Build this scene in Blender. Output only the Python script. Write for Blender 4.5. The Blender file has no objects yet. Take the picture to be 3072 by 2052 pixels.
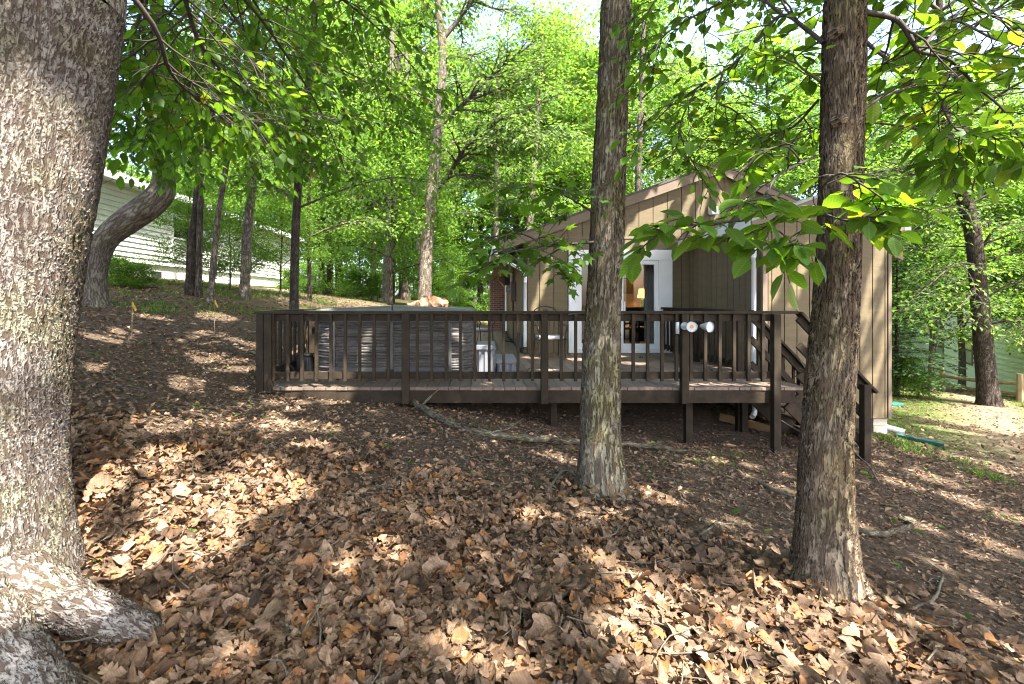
import bpy, math, random
import numpy as np
from mathutils import Vector

# ------------------------------------------------------------------ camera, light, exposure
scene = bpy.context.scene
COL = scene.collection
FP, PX0, PY0, EYE = 1450.0, 1440.0, 904.0, 1.5      # focal length in photo pixels, principal point, eye height
cam = bpy.data.cameras.new("camera")
cam.sensor_width = 36.0
cam.lens = FP / 3072 * 36.0
cam.shift_x = (1536 - PX0) / 3072
cam.shift_y = -(1026 - PY0) / 3072
cam.clip_start, cam.clip_end = 0.05, 500
camo = bpy.data.objects.new("camera", cam)
camo.location = (0, 0, EYE)
camo.rotation_euler = (math.radians(90), 0, 0)
COL.objects.link(camo)
scene.camera = camo

SUN = np.array([0.32, -0.45, 0.83]); SUN /= np.linalg.norm(SUN)
sun_el = math.asin(SUN[2]); sun_az = math.atan2(SUN[0], SUN[1])
w = bpy.data.worlds.new("World"); scene.world = w; w.use_nodes = True
nt = w.node_tree
sky = nt.nodes.new("ShaderNodeTexSky"); sky.sky_type = 'NISHITA'; sky.sun_disc = False
sky.sun_elevation = sun_el; sky.sun_rotation = sun_az
sky.air_density = 0.75; sky.dust_density = 3.5; sky.ozone_density = 0.5
nt.links.new(sky.outputs[0], nt.nodes["Background"].inputs[0])
nt.nodes["Background"].inputs[1].default_value = 0.15
ld = bpy.data.lights.new("sun", 'SUN'); ld.energy = 3.45; ld.angle = math.radians(0.5); ld.color = (1.0, 0.955, 0.88)
lo = bpy.data.objects.new("sun", ld); COL.objects.link(lo)
lo.rotation_euler = Vector(SUN).to_track_quat('Z', 'Y').to_euler()
vs = scene.view_settings
vs.view_transform = 'Standard'; vs.look = 'None'; vs.gamma = 1; vs.exposure = 2.95
cy = scene.cycles
cy.max_bounces = 7; cy.diffuse_bounces = 4; cy.glossy_bounces = 2; cy.transmission_bounces = 5; cy.transparent_max_bounces = 8
cy.caustics_reflective = False; cy.caustics_refractive = False
cy.sample_clamp_indirect = 6
cy.use_denoising = True
cy.pixel_filter_type = 'BLACKMAN_HARRIS'; cy.filter_width = 1.1

rng = np.random.default_rng(7)
random.seed(7)

# ------------------------------------------------------------------ helpers
def at(px, py, Y):
    return np.array([(px - PX0) / FP * Y, Y, EYE - (py - PY0) / FP * Y])

def nrm(v):
    v = np.asarray(v, float)
    return v / np.maximum(np.linalg.norm(v, axis=-1, keepdims=True), 1e-9)

def raw_mesh(name, verts, faces, uvs=None, smooth=False):
    """faces: list of (n,k) int arrays; uvs: (nverts,2)"""
    me = bpy.data.meshes.new(name)
    verts = np.asarray(verts, np.float32)
    faces = [np.asarray(f, np.int32) for f in faces if len(f)]
    loops = np.concatenate([f.ravel() for f in faces])
    tot = np.concatenate([np.full(len(f), f.shape[1], np.int32) for f in faces])
    start = np.concatenate([[0], np.cumsum(tot)[:-1]]).astype(np.int32)
    me.vertices.add(len(verts)); me.vertices.foreach_set("co", verts.ravel())
    me.loops.add(len(loops)); me.loops.foreach_set("vertex_index", loops)
    me.polygons.add(len(tot)); me.polygons.foreach_set("loop_start", start); me.polygons.foreach_set("loop_total", tot)
    me.polygons.foreach_set("use_smooth", np.full(len(tot), smooth, bool))
    if uvs is not None:
        l = me.uv_layers.new(name="UVMap")
        l.data.foreach_set("uv", np.asarray(uvs, np.float32)[loops].ravel())
    me.update(calc_edges=True)
    me.validate()
    return me

def link(name, me, mat, parent=None, kind=None):
    o = bpy.data.objects.new(name, me)
    if mat is not None and me is not None and not me.materials:
        me.materials.append(mat)
    COL.objects.link(o)
    if parent is not None:
        o.parent = parent
    if kind: o["kind"] = kind
    return o

def tag(o, label, cat, group=None):
    o["label"] = label; o["category"] = cat
    if group: o["group"] = group
    return o

def thing(name, label, cat, loc=(0, 0, 0), group=None):
    o = bpy.data.objects.new(name, None); COL.objects.link(o)
    o.empty_display_size = 0.1
    o.location = tuple(float(c) for c in loc)
    return tag(o, label, cat, group)

class MB:
    """collects shapes in world coordinates; build() links them as one mesh (made local to its parent's origin)"""
    def __init__(s): s.v = []; s.f = []; s.n = 0; s.uv = []
    def add(s, v, faces, uv=None):
        v = np.asarray(v, float)
        s.v.append(v)
        for f in faces:
            s.f.append(np.asarray(f, int) + s.n)
        s.uv.append(np.zeros((len(v), 2)) if uv is None else uv)
        s.n += len(v)
        return s
    def box(s, x0, x1, y0, y1, z0, z1):
        v = [(x, y, z) for z in (z0, z1) for x, y in ((x0, y0), (x1, y0), (x1, y1), (x0, y1))]
        return s.add(v, [[(3, 2, 1, 0), (4, 5, 6, 7), (0, 1, 5, 4), (1, 2, 6, 5), (2, 3, 7, 6), (3, 0, 4, 7)]])
    def bar(s, a, b, wd, ht, up=(0, 0, 1)):
        """rectangular bar from a to b"""
        a = np.asarray(a, float); b = np.asarray(b, float); t = nrm(b - a)
        sd = np.cross(t, up)
        if np.linalg.norm(sd) < 1e-4: sd = np.cross(t, (0, 1, 0))
        sd = nrm(sd); u = np.cross(sd, t)
        v = []
        for p in (a, b):
            for sx, sy in ((-1, -1), (1, -1), (1, 1), (-1, 1)):
                v.append(p + sd * sx * wd / 2 + u * sy * ht / 2)
        return s.add(v, [[(0, 1, 2, 3), (7, 6, 5, 4), (0, 4, 5, 1), (1, 5, 6, 2), (2, 6, 7, 3), (3, 7, 4, 0)]])
    def tube(s, pts, radii, seg=8, lobes=None, caps=True):
        v, q, uv = tube_grid(pts, radii, seg, lobes)
        n0 = len(v)
        fs = [q]
        if caps:
            n = seg + 1
            m = n0 // n
            c = np.array([v[:seg].mean(0), v[-n:-1].mean(0)])
            v = np.concatenate([v, c]); uv = np.concatenate([uv, [[0, 0], [0, 0]]])
            i = np.arange(seg)
            fs.append(np.stack([np.full(seg, n0), i + 1, i], 1))
            fs.append(np.stack([np.full(seg, n0 + 1), (m - 1) * n + i, (m - 1) * n + i + 1], 1))
        return s.add(v, fs, uv)
    def poly(s, pts, d):
        """extrude planar polygon pts by vector d"""
        pts = np.asarray(pts, float); n = len(pts); d = np.asarray(d, float)
        v = np.concatenate([pts, pts + d])
        i = np.arange(n); j = (i + 1) % n
        return s.add(v, [[tuple(range(n))], [tuple(range(2 * n - 1, n - 1, -1))], np.stack([j, i, i + n, j + n], 1)])
    def build(s, name, mat, parent=None, smooth=False, kind=None, bevel=0):
        v = np.concatenate(s.v)
        if parent is not None:
            off = np.zeros(3); p = parent
            while p is not None:
                off = off + np.array(p.location); p = p.parent
            v = v - off
        me = raw_mesh(name, v, s.f, np.concatenate(s.uv), smooth)
        o = link(name, me, mat, parent, kind)
        if bevel:
            m = o.modifiers.new("bevel", 'BEVEL'); m.width = bevel; m.segments = 2; m.limit_method = 'ANGLE'
        return o

def catmull(pts, n):
    p = np.asarray(pts, float)
    if len(p) == 2:
        t = np.linspace(0, 1, n)[:, None]
        return p[0] * (1 - t) + p[1] * t
    P = np.concatenate([[2 * p[0] - p[1]], p, [2 * p[-1] - p[-2]]])
    m = len(p) - 1
    u = np.linspace(0, m - 1e-6, n); i = u.astype(int); t = (u - i)[:, None]
    a, b, c, d = P[i], P[i + 1], P[i + 2], P[i + 3]
    return 0.5 * (2 * b + (c - a) * t + (2 * a - 5 * b + 4 * c - d) * t ** 2 + (3 * b - a - 3 * c + d) * t ** 3)

def tube_grid(pts, radii, seg=8, lobes=None):
    pts = np.asarray(pts, float); m = len(pts)
    radii = np.broadcast_to(np.asarray(radii, float), (m,))
    T = nrm(np.gradient(pts, axis=0))
    ref = np.array([0, 1.0, 0]) if abs(T[0][1]) < 0.9 else np.array([1.0, 0, 0])
    A = np.zeros((m, 3)); a = ref - T[0] * np.dot(ref, T[0]); A[0] = nrm(a)
    for i in range(1, m):
        a = A[i - 1] - T[i] * np.dot(A[i - 1], T[i]); A[i] = nrm(a)
    B = np.cross(T, A)
    th = np.linspace(0, 2 * math.pi, seg + 1)      # seam faces +Y, away from the camera
    R = np.repeat(radii[:, None], seg + 1, 1)
    L = np.concatenate([[0], np.cumsum(np.linalg.norm(np.diff(pts, axis=0), axis=1))])
    if lobes is not None:
        R = R * lobes(th[None, :], L[:, None])
    v = pts[:, None] + R[..., None] * (np.cos(th)[None, :, None] * A[:, None] + np.sin(th)[None, :, None] * B[:, None])
    n = seg + 1
    i = np.arange(m - 1)[:, None] * n + np.arange(seg)[None, :]
    q = np.stack([i, i + 1, i + n + 1, i + n], -1).reshape(-1, 4)
    uv = np.stack([np.broadcast_to(th / (2 * math.pi) * 2 * math.pi * np.median(radii), (m, n)), np.broadcast_to(L[:, None], (m, n))], -1)
    return v.reshape(-1, 3), q[:, ::-1], uv.reshape(-1, 2)

# value noise in numpy (smooth, tiled lattice)
_lat = rng.random((64, 64))
def vnoise(x, y, s):
    x = np.asarray(x) * s + 1000.3; y = np.asarray(y) * s + 1000.7
    i = np.floor(x).astype(int); j = np.floor(y).astype(int); fx = x - i; fy = y - j
    fx = fx * fx * (3 - 2 * fx); fy = fy * fy * (3 - 2 * fy)
    g = lambda a, b: _lat[a % 64, b % 64]
    return (g(i, j) * (1 - fx) + g(i + 1, j) * fx) * (1 - fy) + (g(i, j + 1) * (1 - fx) + g(i + 1, j + 1) * fx) * fy

# ------------------------------------------------------------------ materials
def new_mat(name):
    m = bpy.data.materials.new(name); m.use_nodes = True
    n = m.node_tree.nodes; l = m.node_tree.links
    return m, n, l, n["Principled BSDF"]

def ramp(n, stops, interp='LINEAR'):
    r = n.new("ShaderNodeValToRGB"); cr = r.color_ramp; cr.interpolation = interp
    while len(cr.elements) > 1: cr.elements.remove(cr.elements[-1])
    cr.elements[0].position = stops[0][0]; cr.elements[0].color = (*stops[0][1], 1)
    for p, c in stops[1:]:
        e = cr.elements.new(p); e.color = (*c, 1)
    return r

def simple(name, col, rough=0.6, var=0.25, scale=6.0, bump=0.0, bscale=60.0, stretch=(1, 1, 1), metal=0.0, spec=0.4, boards=0.0):
    """plain surface with some blotchy variation and a fine relief"""
    m, n, l, b = new_mat(name)
    tc = n.new("ShaderNodeTexCoord"); mp = n.new("ShaderNodeMapping"); mp.inputs["Scale"].default_value = stretch
    l.new(tc.outputs["Object"], mp.inputs[0])
    t = n.new("ShaderNodeTexNoise"); t.inputs["Scale"].default_value = scale; t.inputs["Detail"].default_value = 6; t.inputs["Roughness"].default_value = 0.65
    l.new(mp.outputs[0], t.inputs[0])
    c = np.array(col)
    r = ramp(n, [(0.25, tuple(c * (1 - var))), (0.75, tuple(np.minimum(c * (1 + var), 1)))])
    l.new(t.outputs[0], r.inputs[0]); out = r.outputs[0]
    if boards:                                    # every board a slightly different tone, as stained timber weathers
        g = n.new("ShaderNodeNewGeometry"); mr = n.new("ShaderNodeMapRange"); mr.inputs["To Min"].default_value = 1 - boards; mr.inputs["To Max"].default_value = 1 + boards
        l.new(g.outputs["Random Per Island"], mr.inputs[0]); sc = n.new("ShaderNodeVectorMath"); sc.operation = 'SCALE'; l.new(out, sc.inputs[0]); l.new(mr.outputs[0], sc.inputs["Scale"]); out = sc.outputs[0]
    l.new(out, b.inputs["Base Color"])
    b.inputs["Roughness"].default_value = rough; b.inputs["Metallic"].default_value = metal
    b.inputs["Specular IOR Level"].default_value = spec
    if bump:
        t2 = n.new("ShaderNodeTexNoise"); t2.inputs["Scale"].default_value = bscale; t2.inputs["Detail"].default_value = 5
        l.new(mp.outputs[0], t2.inputs[0])
        bp = n.new("ShaderNodeBump"); bp.inputs["Strength"].default_value = 0.8; bp.inputs["Distance"].default_value = bump
        l.new(t2.outputs[0], bp.inputs["Height"]); l.new(bp.outputs[0], b.inputs["Normal"])
    return m

def vein_factor(n, l, lo=.72, mid=1.3):
    """brightness factor over a leaf blade: pale midrib, faint side veins (blade uv: x along, y across)"""
    uv = n.new("ShaderNodeUVMap"); uv.uv_map = "UVMap"; sp = n.new("ShaderNodeSeparateXYZ"); l.new(uv.outputs[0], sp.inputs[0])
    def mt(op, a, b=None, c=None):
        x = n.new("ShaderNodeMath"); x.operation = op
        for i, v in enumerate((a, b, c)):
            if v is None: continue
            if isinstance(v, (int, float)): x.inputs[i].default_value = v
            else: l.new(v, x.inputs[i])
        return x.outputs[0]
    ay = mt('ABSOLUTE', sp.outputs["Y"])
    sv = mt('SINE', mt('MULTIPLY', mt('SUBTRACT', sp.outputs["X"], mt('MULTIPLY', ay, .75)), 58.0))
    side = mt('MULTIPLY_ADD', mt('POWER', mt('MULTIPLY_ADD', sv, .5, .5), 3.0), .22, .90)
    mr = n.new("ShaderNodeMapRange"); mr.inputs["From Min"].default_value = .008; mr.inputs["From Max"].default_value = .03; mr.inputs["To Min"].default_value = mid; mr.inputs["To Max"].default_value = 1.0
    l.new(ay, mr.inputs[0])
    return mt('MULTIPLY', side, mr.outputs[0])

def leaf_mat(name, refl, trans, var=0.35, tmix=0.5, rough=0.42, yellow=0.06, veins=False):
    m, n, l, b = new_mat(name)
    g = n.new("ShaderNodeNewGeometry")
    rv = ramp(n, [(0.0, tuple(np.array(refl) * (1 - var))), (0.5, tuple(refl)), (0.93, tuple(np.array(refl) * (1 + var))), (1.0, (refl[1] * 1.3, refl[1] * 1.25, refl[2] * 1.2))])
    l.new(g.outputs["Random Per Island"], rv.inputs[0])
    rt = ramp(n, [(0.0, tuple(np.array(trans) * (1 - var))), (0.5, tuple(trans)), (0.93, tuple(np.minimum(np.array(trans) * (1 + var), 1))), (1.0, (trans[1], trans[1] * 0.95, trans[2]))])
    l.new(g.outputs["Random Per Island"], rt.inputs[0])
    l.new(rv.outputs[0], b.inputs["Base Color"]); b.inputs["Roughness"].default_value = rough + .1
    b.inputs["Specular IOR Level"].default_value = 0.3
    tr = n.new("ShaderNodeBsdfTranslucent"); l.new(rt.outputs[0], tr.inputs[0])
    if veins:
        vf = vein_factor(n, l)
        for src, dst in ((rv.outputs[0], b.inputs["Base Color"]), (rt.outputs[0], tr.inputs[0])):
            sc = n.new("ShaderNodeVectorMath"); sc.operation = 'SCALE'; l.new(src, sc.inputs[0]); l.new(vf, sc.inputs["Scale"]); l.new(sc.outputs[0], dst)
    mx = n.new("ShaderNodeMixShader"); mx.inputs[0].default_value = tmix
    l.new(b.outputs[0], mx.inputs[1]); l.new(tr.outputs[0], mx.inputs[2])
    l.new(mx.outputs[0], n["Material Output"].inputs[0])
    return m

def bark_mat(name, plate, fissure, fu, fv, depth, moss=0.0, kind='ridge', true_disp=True, width=.24):
    """fu, fv: how many ridges per metre across and along the stem"""
    m, n, l, b = new_mat(name)
    uv = n.new("ShaderNodeUVMap"); uv.uv_map = "UVMap"
    def noise(sx, sy, det=4, rough=.55, dist=0.0):
        mp = n.new("ShaderNodeMapping"); mp.inputs["Scale"].default_value = (sx, sy, 1); l.new(uv.outputs[0], mp.inputs[0])
        t = n.new("ShaderNodeTexNoise"); t.noise_dimensions = '2D'; t.inputs["Scale"].default_value = 1; t.inputs["Detail"].default_value = det
        t.inputs["Roughness"].default_value = rough; t.inputs["Distortion"].default_value = dist; l.new(mp.outputs[0], t.inputs[0]); return t
    def math_(op, a, bb, c=None):
        x = n.new("ShaderNodeMath"); x.operation = op
        for i, v in enumerate((a, bb, c)):
            if v is None: continue
            if isinstance(v, (int, float)): x.inputs[i].default_value = v
            else: l.new(v, x.inputs[i])
        return x.outputs[0]
    def smooth_(src, lo, hi):
        mr = n.new("ShaderNodeMapRange"); mr.interpolation_type = 'SMOOTHSTEP'; mr.inputs["From Min"].default_value = lo; mr.inputs["From Max"].default_value = hi
        l.new(src, mr.inputs[0]); return mr.outputs[0]
    n1 = noise(fu, fv, 4, .6, .35).outputs[0]
    if kind == 'ridge':
        r1 = smooth_(math_('ABSOLUTE', math_('SUBTRACT', n1, .5), 0), .0, width * .5)
        n2 = noise(fu * .8, fv * 3.2, 3, .6, .3).outputs[0]
        r2 = smooth_(math_('ABSOLUTE', math_('SUBTRACT', n2, .5), 0), .0, width * .22)
        h = math_('MULTIPLY', r1, math_('MULTIPLY_ADD', r2, .5, .5))
    else:
        h = smooth_(n1, .36, .56)
        n2 = noise(fu * 1.7, fv * 3.0, 3, .6, .3).outputs[0]
        h = math_('MULTIPLY', h, smooth_(n2, .28, .50))
        n3 = noise(fu * .22, fv * .13, 3, .55, .5).outputs[0]
        h = math_('MULTIPLY', h, math_('MULTIPLY_ADD', smooth_(math_('ABSOLUTE', math_('SUBTRACT', n3, .5), 0), .0, .05), .6, .4))
    fine = noise(fu * 4, fv * 5, 5, .7).outputs[0]
    ht = math_('MULTIPLY_ADD', fine, .45, h)
    cr = ramp(n, [(0.0, fissure), (0.3, tuple(np.array(fissure) * 1.5)), (0.62, tuple(np.array(plate) * 0.72)), (1.0, plate)])
    l.new(math_('MULTIPLY', ht, .74), cr.inputs[0])
    big = n.new("ShaderNodeTexNoise"); big.inputs["Scale"].default_value = 3.5; big.inputs["Detail"].default_value = 6; l.new(uv.outputs[0], big.inputs[0])
    mm = math_('MULTIPLY', smooth_(big.outputs[0], .42, .66), moss)
    tint = n.new("ShaderNodeMixRGB"); tint.blend_type = 'MULTIPLY'; tint.inputs[0].default_value = 1; l.new(cr.outputs[0], tint.inputs[1]); tint.inputs[2].default_value = (0.95, 1.03, 0.58, 1)
    mx = n.new("ShaderNodeMixRGB"); l.new(mm, mx.inputs[0]); l.new(cr.outputs[0], mx.inputs[1]); l.new(tint.outputs[0], mx.inputs[2])
    big2 = noise(7, 3, 4, .6).outputs[0]
    r5 = ramp(n, [(.3, (.74, .70, .68)), (.7, (1.12, 1.12, 1.12))]); l.new(big2, r5.inputs[0])
    mx3 = n.new("ShaderNodeMixRGB"); mx3.blend_type = 'MULTIPLY'; mx3.inputs[0].default_value = 1; l.new(mx.outputs[0], mx3.inputs[1]); l.new(r5.outputs[0], mx3.inputs[2])
    l.new(mx3.outputs[0], b.inputs["Base Color"]); b.inputs["Roughness"].default_value = 0.92; b.inputs["Specular IOR Level"].default_value = 0.12
    if true_disp:
        dp = n.new("ShaderNodeDisplacement"); dp.inputs["Midlevel"].default_value = 0.8; dp.inputs["Scale"].default_value = depth
        l.new(ht, dp.inputs["Height"]); l.new(dp.outputs[0], n["Material Output"].inputs["Displacement"])
        m.displacement_method = 'BOTH'
    else:
        bp = n.new("ShaderNodeBump"); bp.inputs["Distance"].default_value = depth; bp.inputs["Strength"].default_value = 1
        l.new(ht, bp.inputs["Height"]); l.new(bp.outputs[0], b.inputs["Normal"])
    return m

M = {}
M['bark_big'] = bark_mat("bark_grey_plates", (0.40, 0.36, 0.32), (0.08, 0.06, 0.048), 60, 19, 0.016, moss=0.45, kind='plate')
M['bark_mid'] = bark_mat("bark_grey_ridges", (0.40, 0.355, 0.255), (0.085, 0.064, 0.045), 42, 6.5, 0.016, moss=0.6, kind='plate')
M['bark_right'] = bark_mat("bark_brown_ridges", (0.42, 0.33, 0.225), (0.085, 0.06, 0.041), 50, 8, 0.015, moss=0.4, kind='plate')
M['bark_far'] = bark_mat("bark_woods", (0.20, 0.165, 0.13), (0.05, 0.04, 0.032), 24, 4, 0.02, moss=0.2, true_disp=False)
M['bark_pale'] = bark_mat("bark_pale_woods", (0.29, 0.25, 0.205), (0.08, 0.065, 0.05), 22, 5, 0.02, moss=0.3, true_disp=False)
M['bark_dark'] = bark_mat("bark_dark_woods", (0.12, 0.095, 0.078), (0.035, 0.028, 0.024), 24, 5, 0.02, moss=0.1, true_disp=False)
M['twig'] = simple("twig_bark", (0.055, 0.042, 0.034), 0.85, 0.4, 14)
M['stick'] = simple("fallen_wood", (0.115, 0.10, 0.07), 0.9, 0.6, 18, bump=0.004, bscale=50)
M['bark_stick'] = bark_mat("fallen_branch_bark", (0.25, 0.22, 0.16), (0.07, 0.056, 0.04), 55, 12, 0.008, moss=0.4, kind='plate', true_disp=False)
M['leaf_near'] = leaf_mat("leaf_dark_green", (0.06, 0.125, 0.016), (0.21, 0.41, 0.018), 0.45, 0.5, veins=True)
M['leaf_big'] = leaf_mat("leaf_broad_green", (0.075, 0.15, 0.022), (0.26, 0.47, 0.02), 0.42, 0.5, rough=0.36, veins=True)
M['leaf_mid'] = leaf_mat("leaf_mid_green", (0.065, 0.135, 0.017), (0.18, 0.37, 0.022), 0.4, 0.5)
M['leaf_far'] = leaf_mat("leaf_light_green", (0.080, 0.15, 0.022), (0.205, 0.39, 0.03), 0.45, 0.5)
M['leaf_oak'] = leaf_mat("leaf_oak_green", (0.075, 0.135, 0.026), (0.195, 0.35, 0.035), 0.5, 0.5)
M['leaf_conifer'] = leaf_mat("needle_green", (0.045, 0.095, 0.03), (0.08, 0.18, 0.03), 0.3, 0.3)

def litter_mat(name, cols, tmix=0.18):
    m, n, l, b = new_mat(name)
    g = n.new("ShaderNodeNewGeometry")
    st = [((i + 0.0) / len(cols), c) for i, c in enumerate(cols)]
    rv = ramp(n, st, 'CONSTANT'); l.new(g.outputs["Random Per Island"], rv.inputs[0])
    tc = n.new("ShaderNodeTexCoord"); t = n.new("ShaderNodeTexNoise"); t.inputs["Scale"].default_value = 45; t.inputs["Detail"].default_value = 5
    l.new(tc.outputs["Object"], t.inputs[0])
    r2 = ramp(n, [(0.3, (0.62, 0.58, 0.55)), (0.65, (1.1, 1.1, 1.1))]); l.new(t.outputs[0], r2.inputs[0])
    mx = n.new("ShaderNodeMixRGB"); mx.blend_type = 'MULTIPLY'; mx.inputs[0].default_value = 1
    vsc = n.new("ShaderNodeVectorMath"); vsc.operation = 'SCALE'; l.new(rv.outputs[0], vsc.inputs[0]); l.new(vein_factor(n, l, mid=1.25), vsc.inputs["Scale"])
    l.new(vsc.outputs[0], mx.inputs[1]); l.new(r2.outputs[0], mx.inputs[2])
    l.new(mx.outputs[0], b.inputs["Base Color"]); b.inputs["Roughness"].default_value = 0.7; b.inputs["Specular IOR Level"].default_value = 0.2
    bp = n.new("ShaderNodeBump"); bp.inputs["Distance"].default_value = 0.002; bp.inputs["Strength"].default_value = 0.7
    l.new(t.outputs[0], bp.inputs["Height"]); l.new(bp.outputs[0], b.inputs["Normal"])
    tr = n.new("ShaderNodeBsdfTranslucent"); l.new(mx.outputs[0], tr.inputs[0])
    ms = n.new("ShaderNodeMixShader"); ms.inputs[0].default_value = tmix
    l.new(b.outputs[0], ms.inputs[1]); l.new(tr.outputs[0], ms.inputs[2]); l.new(ms.outputs[0], n["Material Output"].inputs[0])
    return m

M['litter'] = litter_mat("dead_leaf", [tuple(v * k_ for v, k_ in zip(c, (.86, .83, .77))) for c in [(0.33, 0.22, 0.145), (0.23, 0.15, 0.095), (0.38, 0.26, 0.175), (0.27, 0.18, 0.12), (0.34, 0.175, 0.085), (0.17, 0.115, 0.08), (0.36, 0.255, 0.185), (0.20, 0.14, 0.09), (0.09, 0.06, 0.042), (0.44, 0.31, 0.21), (0.24, 0.165, 0.11), (0.30, 0.19, 0.12), (0.13, 0.082, 0.052), (0.38, 0.20, 0.085), (0.28, 0.19, 0.13), (0.20, 0.13, 0.08)]])
M['mulch'] = litter_mat("crumbled_leaf", [(0.17, 0.105, 0.065), (0.11, 0.068, 0.042), (0.26, 0.17, 0.105), (0.08, 0.05, 0.033), (0.20, 0.12, 0.07), (0.33, 0.23, 0.15), (0.13, 0.083, 0.052), (0.22, 0.155, 0.10)], 0.08)
M['siding'] = simple("tan_siding", (0.150, 0.113, 0.060), 0.75, 0.2, 2.0, bump=0.004, bscale=16, stretch=(1.2, 1.2, 9), boards=.07)
M['siding_fine'] = simple("tan_siding_fine", (0.150, 0.111, 0.060), 0.75, 0.2, 2.0, bump=0.003, bscale=16, stretch=(1.2, 1.2, 5), boards=.07)
M['trim_brown'] = simple("brown_trim", (0.17, 0.125, 0.085), 0.7, 0.15, 4, bump=0.002, bscale=30)
M['groove'] = simple("groove_backing", (0.07, 0.05, 0.032), 0.9, 0.1, 4)
M['white'] = simple("white_paint", (0.78, 0.78, 0.77), 0.45, 0.05, 3, bump=0.001, bscale=25)
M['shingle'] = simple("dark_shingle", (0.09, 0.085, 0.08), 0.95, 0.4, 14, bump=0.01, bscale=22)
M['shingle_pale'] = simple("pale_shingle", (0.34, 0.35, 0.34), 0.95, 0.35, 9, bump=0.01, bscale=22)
M['stain'] = simple("dark_brown_stain", (0.033, 0.023, 0.0135), 0.75, 0.5, 8, bump=0.004, bscale=40, stretch=(1, 1, 1), spec=0.2, boards=.15)
M['decking'] = simple("worn_deck_boards", (0.165, 0.117, 0.085), 0.65, 0.4, 3.2, bump=0.003, bscale=30, stretch=(5, 0.8, 5), boards=.22)
M['tub'] = simple("tub_stone_panel", (0.11, 0.10, 0.09), 0.42, 0.4, 10, bump=0.004, bscale=40, stretch=(1, 1, 2.5))
M['tub_trim'] = simple("tub_grey_trim", (0.10, 0.095, 0.09), 0.45, 0.1, 6)
M['vinyl'] = simple("tub_cover_vinyl", (0.10, 0.105, 0.09), 0.38, 0.25, 5, bump=0.003, bscale=25)
M['cloth'] = simple("brown_tarp", (0.33, 0.18, 0.10), 0.55, 0.35, 7, bump=0.004, bscale=30)
M['plastic'] = simple("grey_plastic", (0.20, 0.205, 0.225), 0.4, 0.1, 6)
M['black'] = simple("black_plastic", (0.018, 0.018, 0.02), 0.45, 0.3, 8)
M['iron'] = simple("dark_iron", (0.03, 0.028, 0.027), 0.5, 0.2, 8, metal=0.4)
M['cushion'] = simple("grey_cushion", (0.42, 0.38, 0.40), 0.85, 0.15, 12, bump=0.002, bscale=80)
M['metal_white'] = simple("pale_enamel", (0.55, 0.60, 0.63), 0.35, 0.08, 6)
M['lens'] = simple("lamp_lens", (0.62, 0.64, 0.64), 0.2, 0.12, 30)
M['amber'] = simple("amber_bulb", (0.75, 0.30, 0.06), 0.3, 0.1, 10)
M['meter'] = simple("brown_meter_box", (0.10, 0.072, 0.05), 0.5, 0.15, 6)
M['grey_metal'] = simple("grey_metal", (0.35, 0.35, 0.34), 0.45, 0.1, 6, metal=0.5)
M['green_plastic'] = simple("green_plastic", (0.02, 0.13, 0.11), 0.4, 0.2, 6)
M['yellow'] = simple("yellow_ribbon", (0.50, 0.30, 0.02), 0.5, 0.1, 6)
M['raw_wood'] = simple("raw_plank", (0.36, 0.20, 0.09), 0.8, 0.3, 6, bump=0.003, bscale=30)
M['fence_wood'] = simple("split_rail_wood", (0.27, 0.20, 0.11), 0.85, 0.4, 5, bump=0.006, bscale=18)
M['white_siding'] = simple("cream_siding", (0.72, 0.71, 0.68), 0.6, 0.08, 1.2)
M['white_lap'] = simple("white_lap_siding", (0.84, 0.83, 0.82), 0.55, 0.05, 1.2)
M['foundation'] = simple("pale_block", (0.50, 0.45, 0.34), 0.85, 0.15, 5, bump=0.004, bscale=30)
M['interior'] = simple("room_wall", (0.42, 0.40, 0.36), 0.9, 0.05, 1.5)
M['floor_wood'] = simple("room_floor", (0.16, 0.09, 0.05), 0.4, 0.25, 4, stretch=(6, 1, 1))
M['dark_wood'] = simple("dark_furniture", (0.025, 0.018, 0.014), 0.4, 0.2, 6)
M['curtain'] = simple("curtain_cloth", (0.45, 0.44, 0.42), 0.9, 0.1, 5)
M['dark_glass'] = simple("dark_window", (0.03, 0.035, 0.035), 0.08, 0.3, 1.5, spec=0.8)
M['blind'] = simple("window_blind", (0.38, 0.38, 0.36), 0.7, 0.1, 3)
M['grass'] = leaf_mat("grass_blade", (0.10, 0.17, 0.025), (0.16, 0.26, 0.03), 0.4, 0.35)

def brick_mat():
    m, n, l, b = new_mat("red_brick")
    tc = n.new("ShaderNodeTexCoord"); mp = n.new("ShaderNodeMapping"); mp.inputs["Rotation"].default_value = (math.radians(90), 0, 0)
    l.new(tc.outputs["Object"], mp.inputs[0])
    bt = n.new("ShaderNodeTexBrick"); bt.inputs["Color1"].default_value = (0.20, 0.085, 0.05, 1); bt.inputs["Color2"].default_value = (0.10, 0.045, 0.03, 1)
    bt.inputs["Mortar"].default_value = (0.30, 0.24, 0.19, 1); bt.inputs["Scale"].default_value = 1; bt.inputs["Brick Width"].default_value = 0.2
    bt.inputs["Row Height"].default_value = 0.073; bt.inputs["Mortar Size"].default_value = 0.008
    l.new(mp.outputs[0], bt.inputs[0]); l.new(bt.outputs[0], b.inputs["Base Color"]); b.inputs["Roughness"].default_value = 0.9
    bp = n.new("ShaderNodeBump"); bp.invert = True; bp.inputs["Distance"].default_value = 0.008; l.new(bt.outputs["Fac"], bp.inputs["Height"]); l.new(bp.outputs[0], b.inputs["Normal"])
    return m
M['brick'] = brick_mat()

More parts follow.
